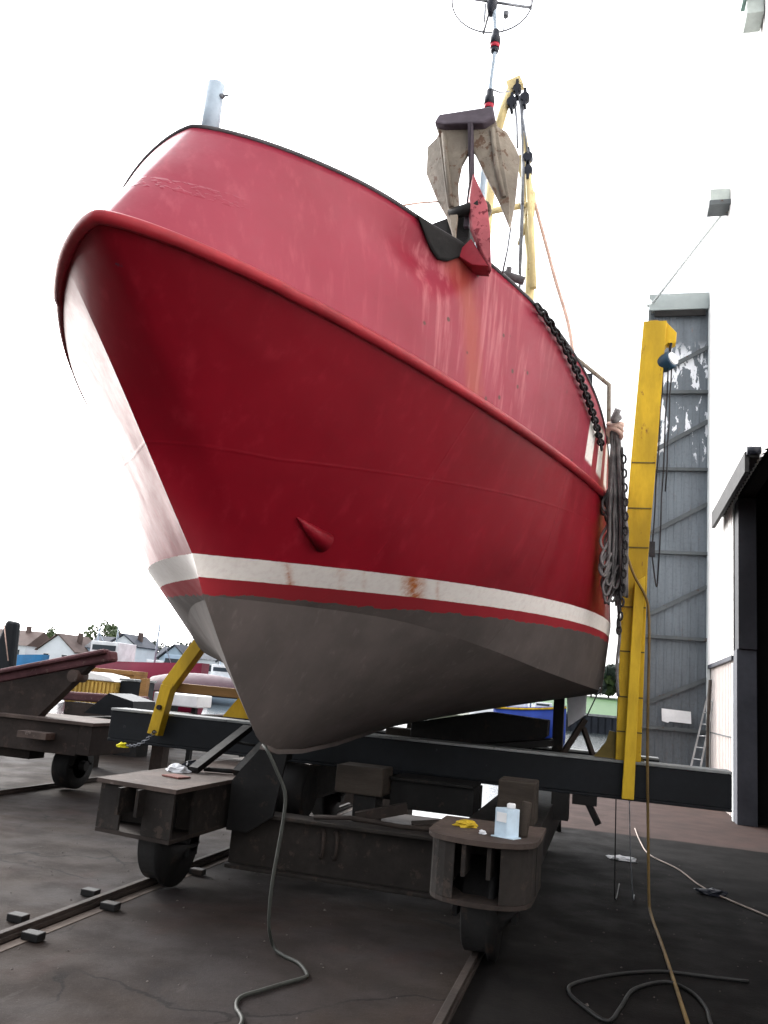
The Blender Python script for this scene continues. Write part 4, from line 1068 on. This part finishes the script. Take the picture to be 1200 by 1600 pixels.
def house(x, y, z, w, d, h, rh, wall, roof, label, gable=True, wins=2):
    t = thing('house', label, 'house', (x, y, z), 'houses across the water')
    bm = bm_new(); box(bm, x-w/2, x+w/2, y, y+d, z, z+h)
    if gable:
        prism(bm, [(x-w/2,y,z+h),(x+w/2,y,z+h),(x,y,z+h+rh)], (0,d,0))
    build('wall', bm, wall, t)
    bm = bm_new()
    if gable:
        for s_ in (-1,1):
            prism(bm, [(x+s_*(w/2+.3),y-.3,z+h-.12),(x,y-.3,z+h+rh+.12),(x,y-.3,z+h+rh+.32),(x+s_*(w/2+.35),y-.3,z+h+.06)], (0,d+.6,0))
    else:
        prism(bm, [(x-w/2-.3,y-.3,z+h),(x-w/2-.3,y+d/2,z+h+rh),(x-w/2-.3,y+d+.3,z+h)], (w+.6,0,0))
    rf = build('roof', bm, roof, t)
    bm = bm_new(); box(bm, x+w*.2, x+w*.2+.6, y+d*.4, y+d*.4+.6, z+h+rh*.2, z+h+rh+.7); build('chimney', bm, M['roofbrown'], rf)
    for i in range(wins):
        for zz in (z+.9, z+h*.58):
            xx = x-w/2+w*(i+.5)/wins
            bm = bm_new(); box(bm, xx-.55, xx+.55, y-.04, y+.02, zz, zz+1.1); wf = build('window', bm, M['white'], t)
            bm = bm_new(); box(bm, xx-.45, xx+.45, y-.06, y-.042, zz+.1, zz+1.0); build('pane', bm, M['glass'], wf)
    return t
hs = [(-81.5,112,6.5,7.5,3.6,2.4,'housewhite','roofbrown',True,2,'white gabled house with brown roof nearest the left edge across the water'),
      (-76.5,116,5,6,4.6,2.0,'houseblue','roof',False,2,'pale blue house with slate roof beside the gabled house'),
      (-71.5,114,5,6,5.2,1.6,'housewhite','roof',True,2,'tall narrow white house between pale blue and long slate houses'),
      (-66.0,120,7,7,3.4,2.4,'houseblue','roof',False,3,'long pale house with dark slate roof under the big tree'),
      (-61.0,111,4.5,6,3.8,1.9,'houseblue','roof',True,2,'small pale gabled house left of the red trawler mast'),
      (-57.0,113,4.6,7,4.2,1.5,'housewhite','roof',False,2,'white house with dark roof just behind the red trawler'),
      (-52.5,113,4.6,7,4.0,1.9,'housewhite','roof',True,2,'white gabled house behind the left yellow arm'),
      (-47.5,114,6,7,3.8,2.2,'houseblue','roof',False,2,'pale blue house right of the left yellow arm'),
      (-93,114,9,7,4.0,2.5,'housewhite','roofbrown',False,3,'wide white house beyond the dark raised bow at left')]
for x,y,w,d,h,rh,wl,rf,gb,wn,lb in hs: house(x,y,-.75,w,d,h,rh,M[wl],M[rf],lb,gb,wn)

def tree(name, x, y, z, h, r, n, leaf, label, group, ls=.35):
    t = thing(name, label, 'tree', (x,y,z), group)
    bm = bm_new(); tube(bm, [(x,y,z),(x+.1,y,z+h*.4),(x,y,z+h*.75)], .2, 8, radii=[h*.03,h*.02,h*.008])
    for k_ in range(6):
        a = k_*1.05; tube(bm, [(x,y,z+h*.35+k_*h*.06),(x+r*.6*math.cos(a),y+r*.6*math.sin(a),z+h*.55+k_*h*.05)], .05, 5, radii=[h*.012,h*.004])
    build('trunk', bm, M['bark'], t)
    bm = bm_new(); cl = []
    for k_ in range(16):
        a = random.uniform(0,6.28); rr = r*random.uniform(.15,.8); cl.append((Vector((x+rr*math.cos(a), y+rr*math.sin(a), z+h*random.uniform(.38,.92))), r*random.uniform(.22,.42)))
    for i in range(n):
        c_, cr = random.choice(cl)
        d = Vector((random.gauss(0,1),random.gauss(0,1),random.gauss(0,1))).normalized()
        p = c_ + d*cr*random.uniform(.5,1.05)
        u = Vector((random.gauss(0,1),random.gauss(0,1),random.gauss(0,1))).normalized(); w = d.cross(u).normalized(); s_ = ls*random.uniform(.5,1.2)
        face(bm, [bm.verts.new(p+w*s_), bm.verts.new(p+u*s_*.6), bm.verts.new(p-w*s_), bm.verts.new(p-u*s_*.6)])
    build('crown', bm, leaf, t, recalc=False)
tree('broad_tree', -84, 128, -.8, 9.6, 3.6, 1800, M['leaf'], 'tall round green tree above the houses across the water', 'trees across the water')
tree('broad_tree', -96, 128, -.8, 8.0, 2.4, 1200, M['leaf'], 'slim pale tree above the wide white house at far left', 'trees across the water')
tree('broad_tree', -70, 132, -.8, 7.0, 3.6, 1400, M['leafdark'], 'dark round tree right of the tall tree behind slate roofs', 'trees across the water')
tree('broad_tree', -56, 136, -.8, 7.4, 3.0, 1100, M['leafdark'], 'dark tree behind the white houses near the yellow arm', 'trees across the water')
tree('broad_tree', -77, 136, -.8, 6.6, 4.0, 1300, M['leafdark'], 'wide dark tree filling the gap behind the pale house', 'trees across the water')
tree('broad_tree', -102, 138, -.8, 7.2, 4.0, 1300, M['leafdark'], 'low dark tree behind the raised dark bow at far left', 'trees across the water')
for i, (x, y, h, r, lb) in enumerate(((-2.6,146,5.2,3.4,'leafy bush on the green bank just right of the red hull'),(.2,148,4.9,3.4,'lower bush in the middle of the green bank'),(3.0,146,5.4,3.4,'leafy bush on the bank nearest the yellow post'),(8,152,5,3.4,'bush on the green bank hidden partly by the yellow post'),(-8,152,5,3.4,'bush on the bank behind the hull'))):
    tree('bank_bush', x, y, 2.6, h, r, 1300, M['leaf'] if i % 2 else M['leafdark'], lb, 'bushes on the green bank', .75)

def far_boat(name, x, y, L, beam_w, zt, mat, label, cabs, masts, cat='boat', head=1, strip=None):
    t = thing(name, label, cat, (x, y, -1.5), 'boats moored across the water')
    rows_ = []
    for i in range(11):
        u = i/10; w = beam_w/2*math.sin(math.pi*min(.5, .06+u*.9))**.7
        xx = x + head*(L/2 - L*u); sh_ = zt + .5*(1-u)**2
        rows_.append([(xx, y-w, sh_), (xx, y-w*.85, -1.0), (xx, y, -2.0), (xx, y+w*.85, -1.0), (xx, y+w, sh_)])
    bm = bm_new(); V = grid(bm, rows_); face(bm, V[0]); face(bm, V[-1][::-1])
    for i in range(10): face(bm, [V[i][0],V[i][-1],V[i+1][-1],V[i+1][0]])
    hl = build('hull', bm, mat, t)
    if strip:
        bm = bm_new(); tube(bm, [(r[0][0], r[0][1]-.03, r[0][2]-.15) for r in rows_], .1, 6); build('rubbing_band', bm, strip, hl)
    for (dx, w, h, m_) in cabs:
        bm = bm_new(); box(bm, x+dx-w/2, x+dx+w/2, y-beam_w*.32, y+beam_w*.32, zt-.1, zt+h); cb_ = build('cabin', bm, m_, t, .04)
        bm = bm_new(); box(bm, x+dx-w*.42, x+dx+w*.42, y-beam_w*.33, y-beam_w*.322, zt+h*.55, zt+h*.82); build('cabin_window', bm, M['glass'], cb_)
    for (dx, h) in masts:
        bm = bm_new(); tube(bm, [(x+dx,y,zt),(x+dx,y,zt+h)], .07, 6); tube(bm, [(x+dx,y,zt+h*.9),(x+dx+1.4,y,zt+.3)], .03, 5); build('mast', bm, M['bluegrey'], t)
    return t
far_boat('moored_trawler', -34.6, 58, 11, 4, 1.75, M['redboat'], 'red trawler moored across the water behind the yellow crate', [(-2.5,2.4,1.5,M['white']),], [(1.2,3.2),(-4,2.5)])
far_boat('moored_boat', -50.5, 62, 9, 3, 1.4, M['blueboat'], 'bright blue boat moored at the left edge of the photo', [(-3,2,1.2,M['white'])], [(0,3)])
far_boat('moored_boat', -44.0, 80, 9, 3, .9, M['white'], 'white cabin cruiser moored in front of the gabled house', [(-.5,4,1.5,M['white']),(.5,2,2.2,M['houseblue'])], [(2,4.5)])
far_boat('moored_boat', -54.5, 84, 9, 3, .8, M['white'], 'white yacht with tall mast moored near the white gabled house', [(0,3.5,1.3,M['white'])], [(1,5.0)])
far_boat('moored_boat', -38.5, 82, 8, 3, 1.0, M['houseblue'], 'pale blue boat moored between white cruiser and red trawler', [(0,3,1.5,M['white'])], [(-1,3.6)])
far_boat('moored_boat', -28.0, 72, 8, 3, 1.0, M['white'], 'white boat moored right of the left yellow arm', [(-1.5,3,1.5,M['white'])], [(.5,3.0)])
far_boat('moored_boat', -33.5, 90, 9, 3, 1.2, M['houseblue'], 'pale boat with blue cabin moored behind the red trawler stern', [(0,3.5,1.6,M['houseblue'])], [(1.5,3.6)])
far_boat('moored_boat', -6.3, 74, 6.0, 2.4, .95, M['royal'], 'royal blue boat with yellow band seen under the red hull', [(-1.2,1.8,.8,M['white']),(1.1,1.3,.6,M['white'])], [(0,1.4)], strip=M['yellow'])
far_boat('moored_boat', -9.5, 88, 8, 3, .9, M['white'], 'white boat seen under the red hull left of the blue one', [(0,3,1.1,M['white'])], [(1,2.2)])
far_boat('moored_boat', -10.5, 98, 8, 3, 1.0, M['white'], 'white cruiser moored far behind the keel of the red hull', [(0,4,1.0,M['white'])], [(-1,2.2)])
t = thing('raised_bow', 'dark steep bow of a vessel standing behind the blue boat at the far left', 'boat', (-20.3,26,-1.5))
bm = bm_new(); prism(bm, [(-21.6,26,-2),(-20.75,26,-2),(-20.68,26,1.3),(-20.80,26,2.80),(-21.22,26,2.86),(-21.7,26,1.3)], (0,.35,0)); build('hull', bm, M['navy'], t, .1)
bm = bm_new(); tube(bm, [(-21.2,25.9,2.7),(-20.75,25.9,1.4)], .02, 5); build('rope', bm, M['ropepink'], t)

# ------------------------------------------------------------------ light, sky, camera
SUN_EL, SUN_AZ = 25, -58      # azimuth from +Y towards +X
w = bpy.data.worlds.new('World'); S.world = w; w.use_nodes = True
nt = w.node_tree; nt.nodes.clear(); g = N(nt)
out = nt.nodes.new('ShaderNodeOutputWorld'); bg = nt.nodes.new('ShaderNodeBackground'); nt.links.new(bg.outputs[0], out.inputs[0])
sky = nt.nodes.new('ShaderNodeTexSky'); sky.sky_type = 'NISHITA'; sky.sun_disc = False
sky.sun_elevation = R(SUN_EL); sky.sun_rotation = R(SUN_AZ); sky.dust_density = 3; sky.air_density = 1.0; sky.ozone_density = 1
tc = nt.nodes.new('ShaderNodeTexCoord')
cl = g.noise(g.mapv(tc.outputs['Generated'], (1,1,2.5)), 1.6, 6, .55)
cloud = g.mix(g.step(cl, .3, .7), (8.0,8.2,8.6), (11.5,11.5,11.6))
dn = nt.nodes.new('ShaderNodeVectorMath'); dn.operation = 'DOT_PRODUCT'
nrm_ = nt.nodes.new('ShaderNodeVectorMath'); nrm_.operation = 'NORMALIZE'; nt.links.new(tc.outputs['Generated'], nrm_.inputs[0]); nt.links.new(nrm_.outputs[0], dn.inputs[0])
dn.inputs[1].default_value = (math.sin(R(SUN_AZ))*math.cos(R(SUN_EL)), math.cos(R(SUN_AZ))*math.cos(R(SUN_EL)), math.sin(R(SUN_EL)))
glow = g.math('POWER', g.math('MAXIMUM', dn.outputs['Value'], 0.0), 5.0)
vm = nt.nodes.new('ShaderNodeVectorMath'); vm.operation = 'SCALE'; nt.links.new(cloud, vm.inputs[0]); nt.links.new(g.math('ADD', .83, g.math('MULTIPLY', glow, 7.0)), vm.inputs['Scale'])
c = g.mix(.72, sky.outputs[0], vm.outputs[0])
nt.links.new(c, bg.inputs[0]); bg.inputs[1].default_value = .12
sd = bpy.data.lights.new('Sun', 'SUN'); sd.energy = 1.5; sd.angle = R(12); sd.color = (1,.96,.9)
so = bpy.data.objects.new('Sun', sd); COL.objects.link(so)
az, el = R(SUN_AZ), R(SUN_EL)
d = Vector((math.sin(az)*math.cos(el), math.cos(az)*math.cos(el), math.sin(el)))
so.rotation_euler = d.to_track_quat('Z', 'Y').to_euler(); so.location = d*50

cam = bpy.data.cameras.new('Camera'); co = bpy.data.objects.new('Camera', cam); COL.objects.link(co)
pitch, roll, yaw = R(11.9), R(5.0), R(15.694323)
fwd = Vector((-math.sin(yaw)*math.cos(pitch), math.cos(yaw)*math.cos(pitch), math.sin(pitch)))
r0 = Vector((math.cos(yaw), math.sin(yaw), 0)); u0 = r0.cross(fwd)
rt_ = math.cos(roll)*r0 + math.sin(roll)*u0; up_ = -math.sin(roll)*r0 + math.cos(roll)*u0
mtx = Matrix((rt_, up_, -fwd)).transposed().to_4x4(); mtx.translation = Vector((0,0,1.6)); co.matrix_world = mtx
cam.sensor_fit = 'VERTICAL'; cam.sensor_height = 24; cam.lens = 24*1300/1600
cam.clip_start = .05; cam.clip_end = 6000
S.camera = co
S.view_settings.view_transform = 'Standard'; S.view_settings.look = 'None'; S.view_settings.exposure = .95; S.view_settings.gamma = 1
S.render.resolution_x = 768; S.render.resolution_y = 1024
S.cycles.max_bounces = 8; S.cycles.use_denoising = True
